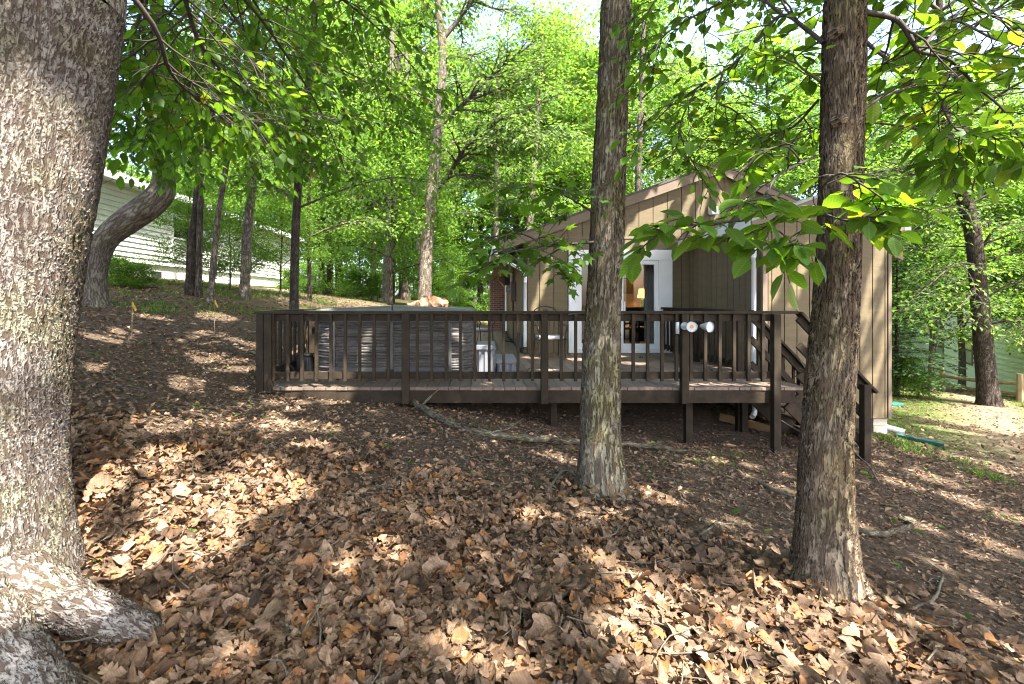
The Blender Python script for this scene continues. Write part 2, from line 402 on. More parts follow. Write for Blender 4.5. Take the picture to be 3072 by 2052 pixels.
def glass_mat():
    m, n, l, b = new_mat("window_glass")
    tr = n.new("ShaderNodeBsdfTransparent"); tr.inputs[0].default_value = (0.86, 0.9, 0.88, 1)
    gl = n.new("ShaderNodeBsdfGlossy"); gl.inputs["Roughness"].default_value = 0.01
    fr = n.new("ShaderNodeFresnel"); fr.inputs[0].default_value = 1.6
    mx = n.new("ShaderNodeMixShader"); l.new(fr.outputs[0], mx.inputs[0]); l.new(tr.outputs[0], mx.inputs[1]); l.new(gl.outputs[0], mx.inputs[2])
    l.new(mx.outputs[0], n["Material Output"].inputs[0])
    return m
M['glass'] = glass_mat()

def glow_mat():
    m, n, l, b = new_mat("lit_lamp_shade")
    b.inputs["Base Color"].default_value = (0.9, 0.5, 0.15, 1)
    b.inputs["Emission Color"].default_value = (1.0, 0.42, 0.07, 1); b.inputs["Emission Strength"].default_value = 0.9
    return m
M['glow'] = glow_mat()

def ground_mat():
    m, n, l, b = new_mat("forest_floor")
    tc = n.new("ShaderNodeTexCoord")
    a = n.new("ShaderNodeTexNoise"); a.inputs["Scale"].default_value = 26; a.inputs["Detail"].default_value = 8; a.inputs["Roughness"].default_value = 0.75
    l.new(tc.outputs["Object"], a.inputs[0])
    r = ramp(n, [(0.3, (0.045, 0.032, 0.022)), (0.5, (0.12, 0.083, 0.056)), (0.62, (0.19, 0.135, 0.09)), (0.75, (0.30, 0.225, 0.155))])
    l.new(a.outputs[0], r.inputs[0])
    big = n.new("ShaderNodeTexNoise"); big.inputs["Scale"].default_value = 0.9; big.inputs["Detail"].default_value = 5; l.new(tc.outputs["Object"], big.inputs[0])
    # mossy green where the right-hand yard is
    at_ = n.new("ShaderNodeAttribute"); at_.attribute_name = "moss"
    ad = n.new("ShaderNodeMath"); ad.operation = 'MULTIPLY_ADD'; ad.inputs[1].default_value = 2.2; l.new(big.outputs[0], ad.inputs[0]); ad.inputs[2].default_value = -0.5
    ml = n.new("ShaderNodeMath"); ml.operation = 'MULTIPLY'; ml.use_clamp = True; l.new(ad.outputs[0], ml.inputs[0]); l.new(at_.outputs["Fac"], ml.inputs[1])
    mg = n.new("ShaderNodeMixRGB"); l.new(ml.outputs[0], mg.inputs[0]); l.new(r.outputs[0], mg.inputs[1])
    r3 = ramp(n, [(0.35, (0.045, 0.075, 0.014)), (0.7, (0.12, 0.165, 0.035))]); l.new(a.outputs[0], r3.inputs[0]); l.new(r3.outputs[0], mg.inputs[2])
    # paler trodden soil on the right
    at2 = n.new("ShaderNodeAttribute"); at2.attribute_name = "soil"
    ms = n.new("ShaderNodeMixRGB"); l.new(at2.outputs["Fac"], ms.inputs[0]); l.new(mg.outputs[0], ms.inputs[1])
    r4 = ramp(n, [(0.35, (0.17, 0.12, 0.08)), (0.7, (0.38, 0.29, 0.20))]); l.new(a.outputs[0], r4.inputs[0]); l.new(r4.outputs[0], ms.inputs[2])
    l.new(ms.outputs[0], b.inputs["Base Color"]); b.inputs["Roughness"].default_value = 0.95; b.inputs["Specular IOR Level"].default_value = 0.1
    bp = n.new("ShaderNodeBump"); bp.inputs["Distance"].default_value = 0.05; bp.inputs["Strength"].default_value = 1
    l.new(a.outputs[0], bp.inputs["Height"]); l.new(bp.outputs[0], b.inputs["Normal"])
    return m
M['ground'] = ground_mat()

# ------------------------------------------------------------------ terrain
CTRL = np.array([
    (0, 0, 0), (-2.0, 2.1, .10), (0.05, 1.9, 0.0), (1.9, 2.6, -.06), (2.6, 1.6, -.1), (3.6, 2.9, -.38), (1.05, 3.9, -.05),
    (-2.89, 6.25, .36), (-.88, 6.25, .15), (1.02, 6.7, -.24), (2.83, 6.6, -.42), (3.8, 6.25, -.43), (6.4, 7.7, -.63), (4.92, 6.3, -.55),
    (6.6, 7.4, -.68), (7.0, 6.4, -.72), (12.7, 12, -1.07), (16.2, 17, -1.6), (21.2, 22.7, -2.5), (-6.9, 8.7, 1.43), (-6.4, 11, 1.53),
    (-9.9, 16, 2.2), (-9.7, 25, 1.9), (-5.2, 14, 1.35), (-3.6, 20, 1.3), (-4, 40, 1.6), (-4.7, 6, 1.05), (-3.6, 5, .65), (-2.9, 3.5, .55),
    (-2, 4.5, .27), (-.14, 5, .1), (.2, 3.5, .06), (3, 4.8, -.3), (2, 10, -.1), (8, 15, -1.2), (5, 18, -.6), (9, 9, -.95), (5, 4.4, -.55),
    (-40, 0, 3.5), (-40, 60, 3.5), (40, 0, -3.5), (45, 60, -4), (0, 75, 1.4), (0, -14, -.3), (-15, 2, 2.4), (15, 2, -1.6), (20, 40, -2.6), (-20, 30, 2.6),
    (30, -14, -3), (-30, -14, 3), (6, -6, -.9), (-5, -5, .7), (-4.5, 2.0, .75)])
def _tps(r2): return 0.5 * r2 * np.log(np.maximum(r2, 1e-9))
_n = len(CTRL)
_K = _tps(((CTRL[:, None, :2] - CTRL[None, :, :2]) ** 2).sum(-1)) + 0.02 * np.eye(_n)
_P = np.c_[np.ones(_n), CTRL[:, :2]]
_W = np.linalg.solve(np.block([[_K, _P], [_P.T, np.zeros((3, 3))]]), np.r_[CTRL[:, 2], 0, 0, 0])
def gz(x, y):
    x = np.asarray(x, float); y = np.asarray(y, float); sh = x.shape
    p = np.stack([x.ravel(), y.ravel()], 1); out = np.empty(len(p))
    for i in range(0, len(p), 20000):
        q = p[i:i + 20000]
        out[i:i + 20000] = _tps(((q[:, None] - CTRL[None, :, :2]) ** 2).sum(-1)) @ _W[:_n] + _W[_n] + q @ _W[_n + 1:]
    return out.reshape(sh)
def gpx(px, py):
    """point of the ground seen at a photo pixel"""
    Y = np.linspace(1.0, 45, 4000)
    z = EYE - (py - PY0) / FP * Y; x = (px - PX0) / FP * Y
    d = z - gz(x, Y)
    k = np.argmax(d < 0) if (d < 0).any() else len(Y) - 1
    return np.array([x[k], Y[k], gz(x[k], Y[k])])

DX0, DX1, DY0, DY1, DZ = -2.89, 4.08, 6.25, 10.4, 0.39     # deck footprint and height
def build_ground():
    xs = np.unique(np.concatenate([np.linspace(-70, -12, 30), np.linspace(-12, -5, 50), np.linspace(-5, 8, 190), np.linspace(8, 20, 60), np.linspace(20, 75, 30)]))
    ys = np.unique(np.concatenate([np.linspace(-40, 0, 30), np.linspace(0, 1, 10), np.linspace(1, 9, 130), np.linspace(9, 24, 80), np.linspace(24, 110, 40)]))
    X, Y = np.meshgrid(xs, ys)
    Z = gz(np.clip(X, -45, 50), np.clip(Y, -16, 80))
    near = (np.abs(X) < 20) & (Y < 25)
    Z = Z + near * ((vnoise(X, Y, 1.3) - .5) * 0.06 + (vnoise(X, Y, 5) - .5) * 0.035)
    ind = (X > DX0 - .02) & (X < DX1) & (Y > DY0 + .05) & (Y < DY1 + .1)
    Z = np.where(ind, np.minimum(Z, 0.1), Z)
    ind2 = (X > -1.0) & (X < 1.1) & (Y >= DY1) & (Y < 19.5)
    Z = np.where(ind2, np.minimum(Z, 0.2), Z)
    ind3 = (X > 1.02) & (X < 8.8) & (Y >= DY1) & (Y < 19.5)
    Z = np.where(ind3, np.minimum(Z, -.05), Z)
    nx = len(xs)
    i = (np.arange(len(ys) - 1)[:, None] * nx + np.arange(nx - 1)[None]).ravel()
    q = np.stack([i, i + 1, i + nx + 1, i + nx], 1)
    V = np.stack([X, Y, Z], -1).reshape(-1, 3)
    me = raw_mesh("ground", V, [q], None, True)
    x, y = V[:, 0], V[:, 1]
    moss = 1.5 * np.clip((x - 5.6) / 1.5, 0, 1) * np.clip((y - 6.9 + (x - 6) * .15) / .8, 0, 1) + 0.6 * np.clip((y - 16) / 6, 0, 1) + .5 * np.clip((-x - 5) / 2, 0, 1) * np.clip((y - 9) / 2, 0, 1)
    a = me.attributes.new("moss", 'FLOAT', 'POINT'); a.data.foreach_set("value", np.clip(moss, 0, 1.5).astype(np.float32))
    soil = .9 * np.exp(-(((x - 9.9 - (y - 9) * .9) / 1.0) ** 2)) * np.clip((y - 6) / 2, 0, 1) * np.clip((x - 5) / 2, 0, 1)
    a = me.attributes.new("soil", 'FLOAT', 'POINT'); a.data.foreach_set("value", np.clip(soil, 0, 1).astype(np.float32))
    link("ground", me, M['ground'], None, "structure")
build_ground()

# ------------------------------------------------------------------ leaf geometry
def lf(pts, faces): return np.array(pts, float), faces
# oval pointed leaf, folded along its midrib (x along, y across, z up)
T_OVAL = lf([(0, 0, 0), (.25, 0, -.02), (.55, 0, -.035), (.8, 0, -.05), (1, 0, -.10),
             (.18, .20, .04), (.45, .29, .05), (.75, .19, .0), (.18, -.20, .04), (.45, -.29, .05), (.75, -.19, .0)],
            [[(1, 5, 0), (0, 8, 1), (3, 4, 7), (3, 10, 4)], [(1, 2, 6, 5), (2, 3, 7, 6), (8, 9, 2, 1), (9, 10, 3, 2)]])
T_MID = lf([(0, 0, 0), (.5, 0, -.03), (1, 0, -.08), (.4, .28, .05), (.4, -.28, .05)], [[(0, 1, 3), (1, 2, 3), (0, 4, 1), (1, 4, 2)]])
T_QUAD = lf([(0, 0, 0), (.45, .3, .06), (1, 0, -.05), (.45, -.3, -.02)], [[(0, 3, 2, 1)]])
def maple():
    ang = [(-150, .25), (-115, .55), (-85, .35), (-55, .85), (-28, .5), (0, 1.0), (28, .5), (55, .85), (85, .35), (115, .55), (150, .25)]
    v = [(.0, 0, 0)] + [(.12 + r * .88 * math.cos(math.radians(a)), r * .85 * math.sin(math.radians(a)), -.12 * r * r) for a, r in ang]
    return lf(v, [[(0, i, i + 1) for i in range(1, len(ang))]])
T_MAPLE = maple()
def oakleaf(lobes, depth, curl, twist, seed):
    """dead lobed leaf: rounded lobes, edges rolled, crinkled"""
    r = np.random.default_rng(seed)
    n = 4 * lobes + 1
    xs = np.linspace(0.06, 1.0, n)
    env = np.sin(np.pi * np.clip(xs, 0.02, .985) ** .85) ** .75 * .36 + .015
    def edge(sg):
        w = .5 - .5 * np.cos(2 * np.pi * lobes * (xs - .06) / .94 * .98)
        e = env * (1 - depth + depth * np.clip(w * 1.5, 0, 1)) * (1 + r.normal(size=n) * .05)
        return np.stack([xs + .10 * (w - .4) * (1 if lobes > 1 else 0), sg * e], 1)
    P = np.concatenate([[(0, 0)], np.stack([xs, 0 * xs], 1), edge(1), edge(-1)])
    x, y = P[:, 0], P[:, 1]
    c1, c2 = curl * r.uniform(.3, 1.5), curl * r.uniform(.3, 1.5)
    z = np.where(y > 0, c1, c2) * y * y * 1.9 + twist * (x - .5) * y * 1.3 + .12 * curl * np.sin(x * 5 + seed) - .3 * abs(curl) * (x - .5) ** 2 + r.normal(size=len(x)) * .012
    V = np.stack([x, y, z], 1)
    u0, d0 = n + 1, 2 * n + 1
    t = [(0, 1, u0), (0, d0, 1)]; q = []
    for i in range(n - 1):
        q.append((1 + i, 2 + i, u0 + i + 1, u0 + i)); q.append((d0 + i, d0 + i + 1, 2 + i, 1 + i))
    return lf(V, [t, q])
T_DEAD = [oakleaf(3, .55, .6, .3, 1), oakleaf(3, .5, -.7, .3, 2), oakleaf(2, .4, 1.0, -.5, 3), oakleaf(4, .5, .4, .6, 4), oakleaf(3, .2, .9, .3, 5), oakleaf(2, .1, -.8, .6, 6), oakleaf(3, .6, 1.3, .2, 7), oakleaf(3, .45, -.3, -.7, 8), oakleaf(2, .15, 1.5, .3, 9), oakleaf(4, .6, -1.1, .4, 10)]

def leaves(mb, tmpl, P, ax, up, size):
    """n copies of a leaf template with base P, axis ax, face normal roughly up"""
    tv, tf = tmpl; n = len(P)
    if n == 0: return
    P = np.asarray(P, float); ax = nrm(ax); up = np.asarray(up, float)
    sd = nrm(np.cross(up, ax)); un = np.cross(ax, sd)
    s = np.broadcast_to(np.asarray(size, float), (n,))[:, None, None]
    v = P[:, None] + s * (tv[None, :, :1] * ax[:, None] + tv[None, :, 1:2] * sd[:, None] + tv[None, :, 2:] * un[:, None])
    k = len(tv); off = (np.arange(n) * k)[:, None, None]
    mb.add(v.reshape(-1, 3), [(np.asarray(f)[None] + off).reshape(-1, len(f[0])) for f in tf], np.tile(tv[:, :2], (n, 1)))

def rdir(n, r=rng):
    return nrm(r.normal(size=(n, 3)))

# ------------------------------------------------------------------ light shafts: gaps cut into the crowns so that sun lands on chosen places
SH = []
def shaft(p, r): SH.append((np.asarray(p, float), r))
def gsh(px, py, r): shaft(gpx(px, py), max(.03, r - .035))
for a in [(700, 1500, .30), (560, 1560, .24), (850, 1480, .2), (500, 1400, .2), (400, 1680, .17), (620, 1640, .22), (760, 1420, .16), (900, 1345, .12), (960, 1350, .1),
          (330, 1440, .14), (1150, 1640, .10), (1440, 1690, .07), (1350, 1960, .12), (1180, 1700, .08),
          (1850, 1720, .14), (1950, 1790, .2), (2050, 1860, .24), (2180, 1880, .24), (1880, 1900, .16), (2300, 1960, .24), (2420, 1900, .18), (2100, 1980, .2), (2620, 1960, .16),
          (2280, 1790, .15), (1770, 1690, .1), (2480, 1830, .12), (1960, 2030, .16), (1620, 1550, .1), (1570, 1560, .08), (2730, 1880, .1), (1500, 2020, .1), (700, 2000, .05),
          (1000, 1200, .22), (930, 1185, .16), (880, 1230, .14), (990, 1290, .14), (820, 1245, .1), (1130, 1235, .12), (1370, 1250, .08), (1425, 1255, .08),
          (1780, 1600, .05), (1300, 1600, .05), (1030, 1560, .06), (2050, 1480, .06), (2200, 1560, .07),
          (650, 1010, .4), (500, 1020, .3), (320, 1010, .3), (750, 1040, .3), (720, 1100, .22), (560, 1140, .2), (400, 1000, .3), (650, 950, .4), (450, 950, .3), (300, 1100, .15),
          (2700, 1450, .2), (2800, 1430, .25), (2900, 1500, .25), (3010, 1540, .25), (2850, 1290, .4), (2950, 1240, .5), (2800, 1240, .5), (2700, 1220, .5), (2760, 1580, .15), (2980, 1640, .16),
          (2150, 1385, .12), (2250, 1400, .12), (2080, 1385, .1), (2800, 1700, .1), (2950, 1800, .1), (3000, 1400, .3), (2900, 1380, .3), (2760, 1340, .25)]:
    gsh(*a)
for z in np.arange(.5, 2.0, .2): shaft((-1.95, 1.9, z), .28)         # face of the large left trunk
for px, py, r in [(300, 300, .05), (150, 220, .08), (250, 500, .06), (80, 400, .06), (200, 650, .07), (330, 150, .04)]: shaft(at(px, py, 1.95), r)
for py in np.arange(1050, 1800, 60): shaft(at(2590 - (py - 1050) * .05, py, 2.5), .085 + (py - 1050) * .00005)
shaft(at(2570, 430, 2.5), .05); shaft(at(2560, 370, 2.5), .03)
for px, py, Y, r in [(2570, 510, 2.2, .12), (2640, 560, 2.2, .12), (2300, 480, 2.3, .06), (600, 330, 2.0, .14), (700, 410, 2.1, .12), (520, 260, 2.0, .08), (560, 170, 5, .2), (1180, 200, 6, .3), (1100, 380, 7, .4), (1050, 560, 7, .3)]:
    shaft(at(px, py, Y), r)
# gable and walls
for px0, py0, px1, py1, r in [(1890, 700, 1990, 590, .10), (1880, 740, 1930, 640, .09), (1960, 700, 2005, 600, .07), (2035, 700, 2075, 580, .05), (2085, 690, 2125, 570, .04), (2150, 640, 2170, 585, .06), (1905, 800, 1935, 720, .05), (1605, 920, 1650, 790, .05)]:
    for t in np.linspace(0, 1, 12): shaft(at(px0 + (px1 - px0) * t, py0 + (py1 - py0) * t, 10.37), r)
for px0, py0, px1, py1, r in [(2668, 850, 2600, 1010, .055), (2668, 1000, 2630, 1230, .07), (2660, 720, 2610, 860, .05), (2640, 760, 2590, 930, .05), (2310, 820, 2290, 980, .05), (2345, 780, 2325, 880, .04), (2420, 760, 2380, 900, .045)]:
    for t in np.linspace(0, 1, 10): shaft(at(px0 + (px1 - px0) * t, py0 + (py1 - py0) * t, 7.68), r)
for px, py, r in [(1800, 1085, .25), (1740, 1078, .2), (1900, 1090, .2), (1600, 1072, .2), (1650, 1110, .12), (1850, 1068, .15)]:
    Y = (EYE - DZ) * FP / (py - PY0); shaft(at(px, py, Y), r)
for x in np.arange(2060, 2330, 40): shaft(at(x, 1148, 6.45), .07)
for py in (1000, 1050, 1090): shaft(at(965, py, 6.98), .1); shaft(at(1375, py, 6.98), .08); shaft(at(1450, py + 20, 7.3), .08)
for px in range(900, 1400, 50): shaft(at(px, 925, 8), .1)
for px, py in ((2500, 480), (2560, 500), (2620, 540), (2650, 580), (2600, 600), (2520, 560), (2450, 500), (2330, 520), (2380, 640), (2600, 650)): shaft(at(px, py, 2.2), .10)
for _ in range(16): shaft(at(rng.uniform(2620, 3060), rng.uniform(20, 470), rng.uniform(2.5, 2.9)), rng.uniform(.06, .14))
for _ in range(16): shaft(at(rng.uniform(1930, 2420), rng.uniform(20, 520), rng.uniform(2.8, 3.3)), rng.uniform(.06, .14))
for _ in range(26): shaft(at(rng.uniform(420, 1280), rng.uniform(20, 600), rng.uniform(3, 6)), rng.uniform(.08, .25))
for yy in np.arange(12.5, 26, .75):
    for zz in np.arange(1.9, 5.6, .5):
        if rng.random() < .8: shaft((-9.9, yy, zz), .42)
for _ in range(170):                       # stray flecks of sun
    x, y = rng.uniform(-6, 7), rng.uniform(1.5, 10)
    shaft((x, y, gz(x, y)), rng.uniform(.02, .055))
SHP = np.array([p for p, r in SH]); SHR = np.array([r for p, r in SH])
def keep_mask(P, extra=0.0):
    """False for leaves standing in a light shaft"""
    k = np.ones(len(P), bool)
    for i in range(0, len(P), 20000):
        d = P[i:i + 20000][:, None] - SHP[None]
        t = d @ SUN
        d2 = (d ** 2).sum(-1) - t ** 2
        k[i:i + 20000] = ~(((d2 < (SHR[None] + extra) ** 2) & (t > 0.15)).any(1))
    return k

# ------------------------------------------------------------------ branches with leaves
def spray(wood, bags, pts, r0, r1=.004, sub=9, sublen=.8, twigs=4, twiglen=.25, size=.1, gap=.06, droop=.25, plane=.75, start=.15, seed=0, seg=5, tip=True):
    """limb along pts; side shoots and twigs in flattish sprays; leaf bases, axes and sizes are appended to bags"""
    r = np.random.default_rng(seed)
    L = catmull(pts, max(8, 4 * len(pts)))
    n = len(L)
    wood.tube(L, np.linspace(r0, r1, n), seg, caps=False)
    length = np.linalg.norm(np.diff(L, axis=0), axis=1).sum()
    def add_leaves(Q, step, sz):
        seglen = np.linalg.norm(np.diff(Q, axis=0), axis=1); tot = seglen.sum(); m = max(2, int(tot / step))
        t = np.linspace(.12, 1, m) * (len(Q) - 1); i = np.minimum(t.astype(int), len(Q) - 2); f = (t - i)[:, None]
        P = Q[i] * (1 - f) + Q[i + 1] * f; tg = nrm(Q[i + 1] - Q[i])
        sd = nrm(np.cross(tg, (0, 0, 1)) + 1e-6)
        sg = np.where(np.arange(m) % 2 == 0, 1, -1)[:, None]
        ax = tg * r.uniform(.3, .9, (m, 1)) + sd * sg * r.uniform(.5, 1.0, (m, 1)) + np.array([0, 0, -1]) * r.uniform(-.1, 2 * droop, (m, 1)) + r.normal(size=(m, 3)) * .15
        ax[-1] = tg[-1] + np.array([0, 0, -droop])
        up = np.array([0, 0, 1.0]) + r.normal(size=(m, 3)) * (1 - plane) * 1.2
        bags.append((P, ax, up, sz * r.uniform(.65, 1.15, m)))
    def shoot(p, d, ln, rad, lvl):
        m = 6
        Q = [p]
        for k in range(m):
            d = nrm(d + r.normal(size=3) * .13 + np.array([0, 0, -droop * .22]))
            Q.append(Q[-1] + d * ln / m)
        Q = np.array(Q)
        wood.tube(Q, np.linspace(rad, .0022, m + 1), 4 if lvl else 5, caps=False)
        if lvl == 0:
            for k in range(twigs):
                u = .2 + .75 * (k + r.random() * .7) / twigs; i = min(int(u * m), m - 1)
                tg = nrm(Q[i + 1] - Q[i]); sd = nrm(np.cross(tg, (0, 0, 1)))
                dd = tg * .7 + sd * (1 if k % 2 else -1) * r.uniform(.6, 1) + np.array([0, 0, r.normal() * .2])
                shoot(Q[i], dd, twiglen * r.uniform(.6, 1.3), max(.003, rad * .5), 1)
            add_leaves(Q[3:], gap * 1.2, size)
        else:
            add_leaves(Q[1:], gap, size)
    for k in range(sub):
        u = start + (1 - start) * (k + r.random() * .8) / sub; i = min(int(u * (n - 1)), n - 2)
        tg = nrm(L[i + 1] - L[i]); sd = np.cross(tg, (0, 0, 1)); sd = nrm(sd if np.linalg.norm(sd) > .1 else np.array([1., 0, 0]))
        dd = tg * r.uniform(.4, .9) + sd * (1 if k % 2 else -1) * r.uniform(.6, 1.1) + np.array([0, 0, r.normal() * .25 + .05])
        shoot(L[i], dd, sublen * (1.15 - .6 * u) * r.uniform(.7, 1.25), max(.004, (r0 + (r1 - r0) * u) * .55), 0)
    if tip: shoot(L[-1], nrm(L[-1] - L[-2]), sublen * .6, max(r1, .004), 0)

def bag_mesh(mb, tmpl, bags, mask=False, scale=1):
    P = np.concatenate([b[0] for b in bags]); A = np.concatenate([b[1] for b in bags]); U = np.concatenate([b[2] for b in bags]); S = np.concatenate([b[3] for b in bags])
    if mask:
        k = keep_mask(P + nrm(A) * S[:, None] * .5, .04); P, A, U, S = P[k], A[k], U[k], S[k]
    leaves(mb, tmpl, P, A, U, S * scale)
    return len(P)

def crown_tree(seed, H, zlo, R, nl, nleaf, size, spread=.45, flat=.3, r0=.14, lean=(0, 0), sub=5, top=1.0, rise=(.1, .9)):
    """generic forest tree at the origin: returns limb mesh builder and leaf bag (clouds of leaves round the outer shoots)"""
    r = np.random.default_rng(seed)
    wood = MB(); pts = []
    tz = np.linspace(0, H, 9)
    wob = np.cumsum(r.normal(size=(9, 2)) * .05 * H / 12, axis=0); wob -= wob[0]
    tr = np.stack([wob[:, 0] + lean[0] * tz, wob[:, 1] + lean[1] * tz, tz], 1)
    trs = catmull(tr, 30)
    wood.tube(trs, r0 * np.linspace(1, .18, 30) * (1 + .7 * np.exp(-np.linspace(0, H, 30) / .25)), 10, caps=False)
    for k in range(nl):
        u = (k + r.random()) / nl
        z = zlo + (H * .97 - zlo) * u
        p0 = trs[min(29, int(z / H * 29))]
        a = k * 2.4 + r.normal() * .4
        ln = R * (1.0 - .65 * max(0, (u - .35)) / .65 * top) * r.uniform(.75, 1.15)
        d = np.array([math.cos(a), math.sin(a), r.uniform(*rise)]); d = nrm(d)
        p1 = p0 + d * ln * .5 + r.normal(size=3) * .15; p2 = p0 + d * ln * np.array([1, 1, .85]) + r.normal(size=3) * .25
        L = catmull([p0, p1, p2], 9)
        rr = r0 * .42 * (1 - .6 * u)
        wood.tube(L, np.linspace(rr, .012, 9), 5, caps=False)
        for j in range(sub):
            v = .3 + .7 * (j + r.random()) / sub; i = min(int(v * 8), 7)
            tg = nrm(L[i + 1] - L[i]); sd = nrm(np.cross(tg, (0, 0, 1)))
            dd = nrm(tg * .6 + sd * (1 if j % 2 else -1) * r.uniform(.5, 1.1) + np.array([0, 0, r.normal() * .3]))
            Q = catmull([L[i], L[i] + dd * ln * .2, L[i] + dd * ln * .38 + np.array([0, 0, -.05 * ln])], 6)
            wood.tube(Q, np.linspace(rr * .45, .006, 6), 4, caps=False)
            pts.append(Q[2:]); 
        pts.append(L[4:])
    C = np.concatenate(pts)
    idx = r.integers(0, len(C), nleaf)
    # clumps: several leaves share a twig end
    nc = max(1, nleaf // 14)
    cc = C[r.integers(0, len(C), nc)] + r.normal(size=(nc, 3)) * np.array([spread, spread, spread * flat * 1.6])
    ci = r.integers(0, nc, nleaf)
    P = cc[ci] + r.normal(size=(nleaf, 3)) * np.array([.2, .2, .2 * flat * 1.5]) * (spread / .45) * 1.2
    A = nrm(P - cc[ci] + 1e-3) + r.normal(size=(nleaf, 3)) * .4 + np.array([0, 0, -.25])
    U = np.array([0, 0, 1.0]) + r.normal(size=(nleaf, 3)) * .45
    return wood, (P, A, U, size * r.uniform(.6, 1.2, nleaf)), trs

# ------------------------------------------------------------------ trunks of the big trees
def px_path(rows, Y):
    """rows of (photo y, left x, right x) at a depth -> centres and radii, bottom first"""
    c, r = [], []
    for row in rows:
        y, a, b = row[:3]; Yr = row[3] if len(row) > 3 else Y
        c.append(at((a + b) / 2, y, Yr)); r.append((b - a) / 2 / FP * Yr * math.cos(math.atan(((a + b) / 2 - PX0) / FP)) * .96)
    return np.array(c), np.array(r)

def dense_trunk(mb, c, r, step, seg, lobes=None, wob=.03, seed=0):
    L = np.linalg.norm(np.diff(c, axis=0), axis=1).sum(); n = int(L / step)
    cc = catmull(c, n); rr = catmull(np.stack([r, r * 0, r * 0], 1), n)[:, 0]
    def lob(th, l):
        k = 1 + wob * (np.sin(3 * th + 1.7 * l + seed) * .5 + np.sin(5 * th - 2.3 * l + 2 * seed) * .4 + np.sin(2 * th + 4.1 * l) * .5)
        return k * (lobes(th, l) if lobes else 1)
    mb.tube(cc, rr, seg, lob, caps=False)

def root_lobes(lst):
    def f(th, l):
        k = 1.0
        for t0, wd, amp, hs in lst:
            d = np.angle(np.exp(1j * (th - t0)))
            k = k + amp * np.exp(-(d / wd) ** 2) * np.exp(-np.maximum(l - .1, 0) / hs)
        return k
    return f

def ext(c, r, zs, dx, dy, k):
    """continue a trunk upwards out of the picture"""
    c = list(c); r = list(r)
    for z in zs:
        d = z - c[-1][2]
        c.append(np.array([c[-1][0] + dx * d, c[-1][1] + dy * d, z])); r.append(r[-1] * k)
    return np.array(c), np.array(r)

def canopy_leaves(center, rad, h, n, size, seed):
    """a high crown of leaf clumps with gaps cut out along the light shafts"""
    r = np.random.default_rng(seed)
    nc = n // 16
    a = r.uniform(0, 2 * np.pi, nc); q = np.sqrt(r.random(nc)) * rad; 
    cc = np.stack([center[0] + q * np.cos(a), center[1] + q * np.sin(a), center[2] + r.uniform(-.5, .5, nc) * h * np.sqrt(np.maximum(0, 1 - (q / rad) ** 2) + .15)], 1)
    ci = r.integers(0, nc, n)
    P = cc[ci] + r.normal(size=(n, 3)) * np.array([.28, .28, .12])
    A = r.normal(size=(n, 3)) + np.array([0, 0, -.3]); U = np.array([0, 0, 1.0]) + r.normal(size=(n, 3)) * .35
    k = keep_mask(P + nrm(A) * size * .5, .05)  # crown shaped for the light: leaves in the shafts are removed
    return (P[k], A[k], U[k], (size * r.uniform(.7, 1.2, n))[k]), cc

def crown_limbs(wood, top, cc, n, r0, seed):
    r = np.random.default_rng(seed)
    for k in range(n):
        e = cc[r.integers(0, len(cc))]
        s = top[0] + (top[1] - top[0]) * r.random()
        m = (s + e) / 2 + np.array([0, 0, .4]) + r.normal(size=3) * .2
        wood.tube(catmull([s, m, e], 9), np.linspace(r0, .015, 9), 6, caps=False)

def finish_tree(root, wood, bags, barkmat, leafmat, tmpl, twigs=None, mask=True):
    t = wood.build("trunk", barkmat, root, True)
    if twigs is not None: twigs.build("branches", M['twig'], root, True)
    cm = MB()
    for tm, bg, mk in bags:
        bag_mesh(cm, tm, bg, mk)
    cm.build("crown", leafmat, root, True)
    return t

# --- large pale trunk at the left edge
g0 = gz(-2.15, 2.15)
c1, r1 = np.array([(-2.29, 2.2, g0 - .25), (-2.295, 2.2, g0 + .1), (-2.30, 2.2, .55), (-2.295, 2.2, .95), (-2.24, 2.2, 1.5), (-2.15, 2.2, 2.1), (-2.03, 2.2, 2.9)]), np.array([.40, .36, .325, .315, .32, .325, .335])
c1b, r1b = ext(c1[-2:], r1[-2:], (4.5, 6.5, 9.0, 11.5), .1, 0.02, .82)
root = thing("oak_tree", "massive pale grey trunk with plated bark cut off by the left edge of the photo", "tree", (-2.16, 2.2, g0))
wd = MB()
dense_trunk(wd, c1, r1, .0075, 300, root_lobes([(math.pi * 1.42, .45, .18, .2), (math.pi * 1.02, .4, .28, .22), (math.pi * .6, .4, .2, .25), (0.3, .5, .2, .25), (math.pi * 1.75, .4, .2, .25)]), .03, 1)
wd.tube(catmull(c1b[1:], 20), np.interp(np.linspace(0, 1, 20), np.linspace(0, 1, len(r1b) - 1), r1b[1:]), 40, caps=False)
def root_tube(wd, p, r, seg=40, n=60):
    q = catmull(p, n); wd.tube(q, np.interp(np.linspace(0, 1, n), np.linspace(0, 1, len(r)), r), seg, caps=False)
root_tube(wd, [(-2.12, 2.08, g0 + .18), (-1.8, 2.06, g0 + .09), (-1.5, 2.08, gz(-1.5, 2.08) + .05), (-1.36, 2.1, gz(-1.36, 2.1) - .03), (-1.2, 2.12, gz(-1.2, 2.1) - .12)], [.16, .10, .075, .055, .03], n=90, seg=70)
root_tube(wd, [(-2.18, 2.0, g0 + .15), (-1.86, 1.84, g0 + .07), (-1.52, 1.72, gz(-1.52, 1.72) + .03), (-1.3, 1.6, gz(-1.3, 1.6) - .04), (-1.15, 1.5, gz(-1.15, 1.5) - .14)], [.19, .12, .09, .065, .035], n=90, seg=70)
tw1 = MB(); bag1 = []
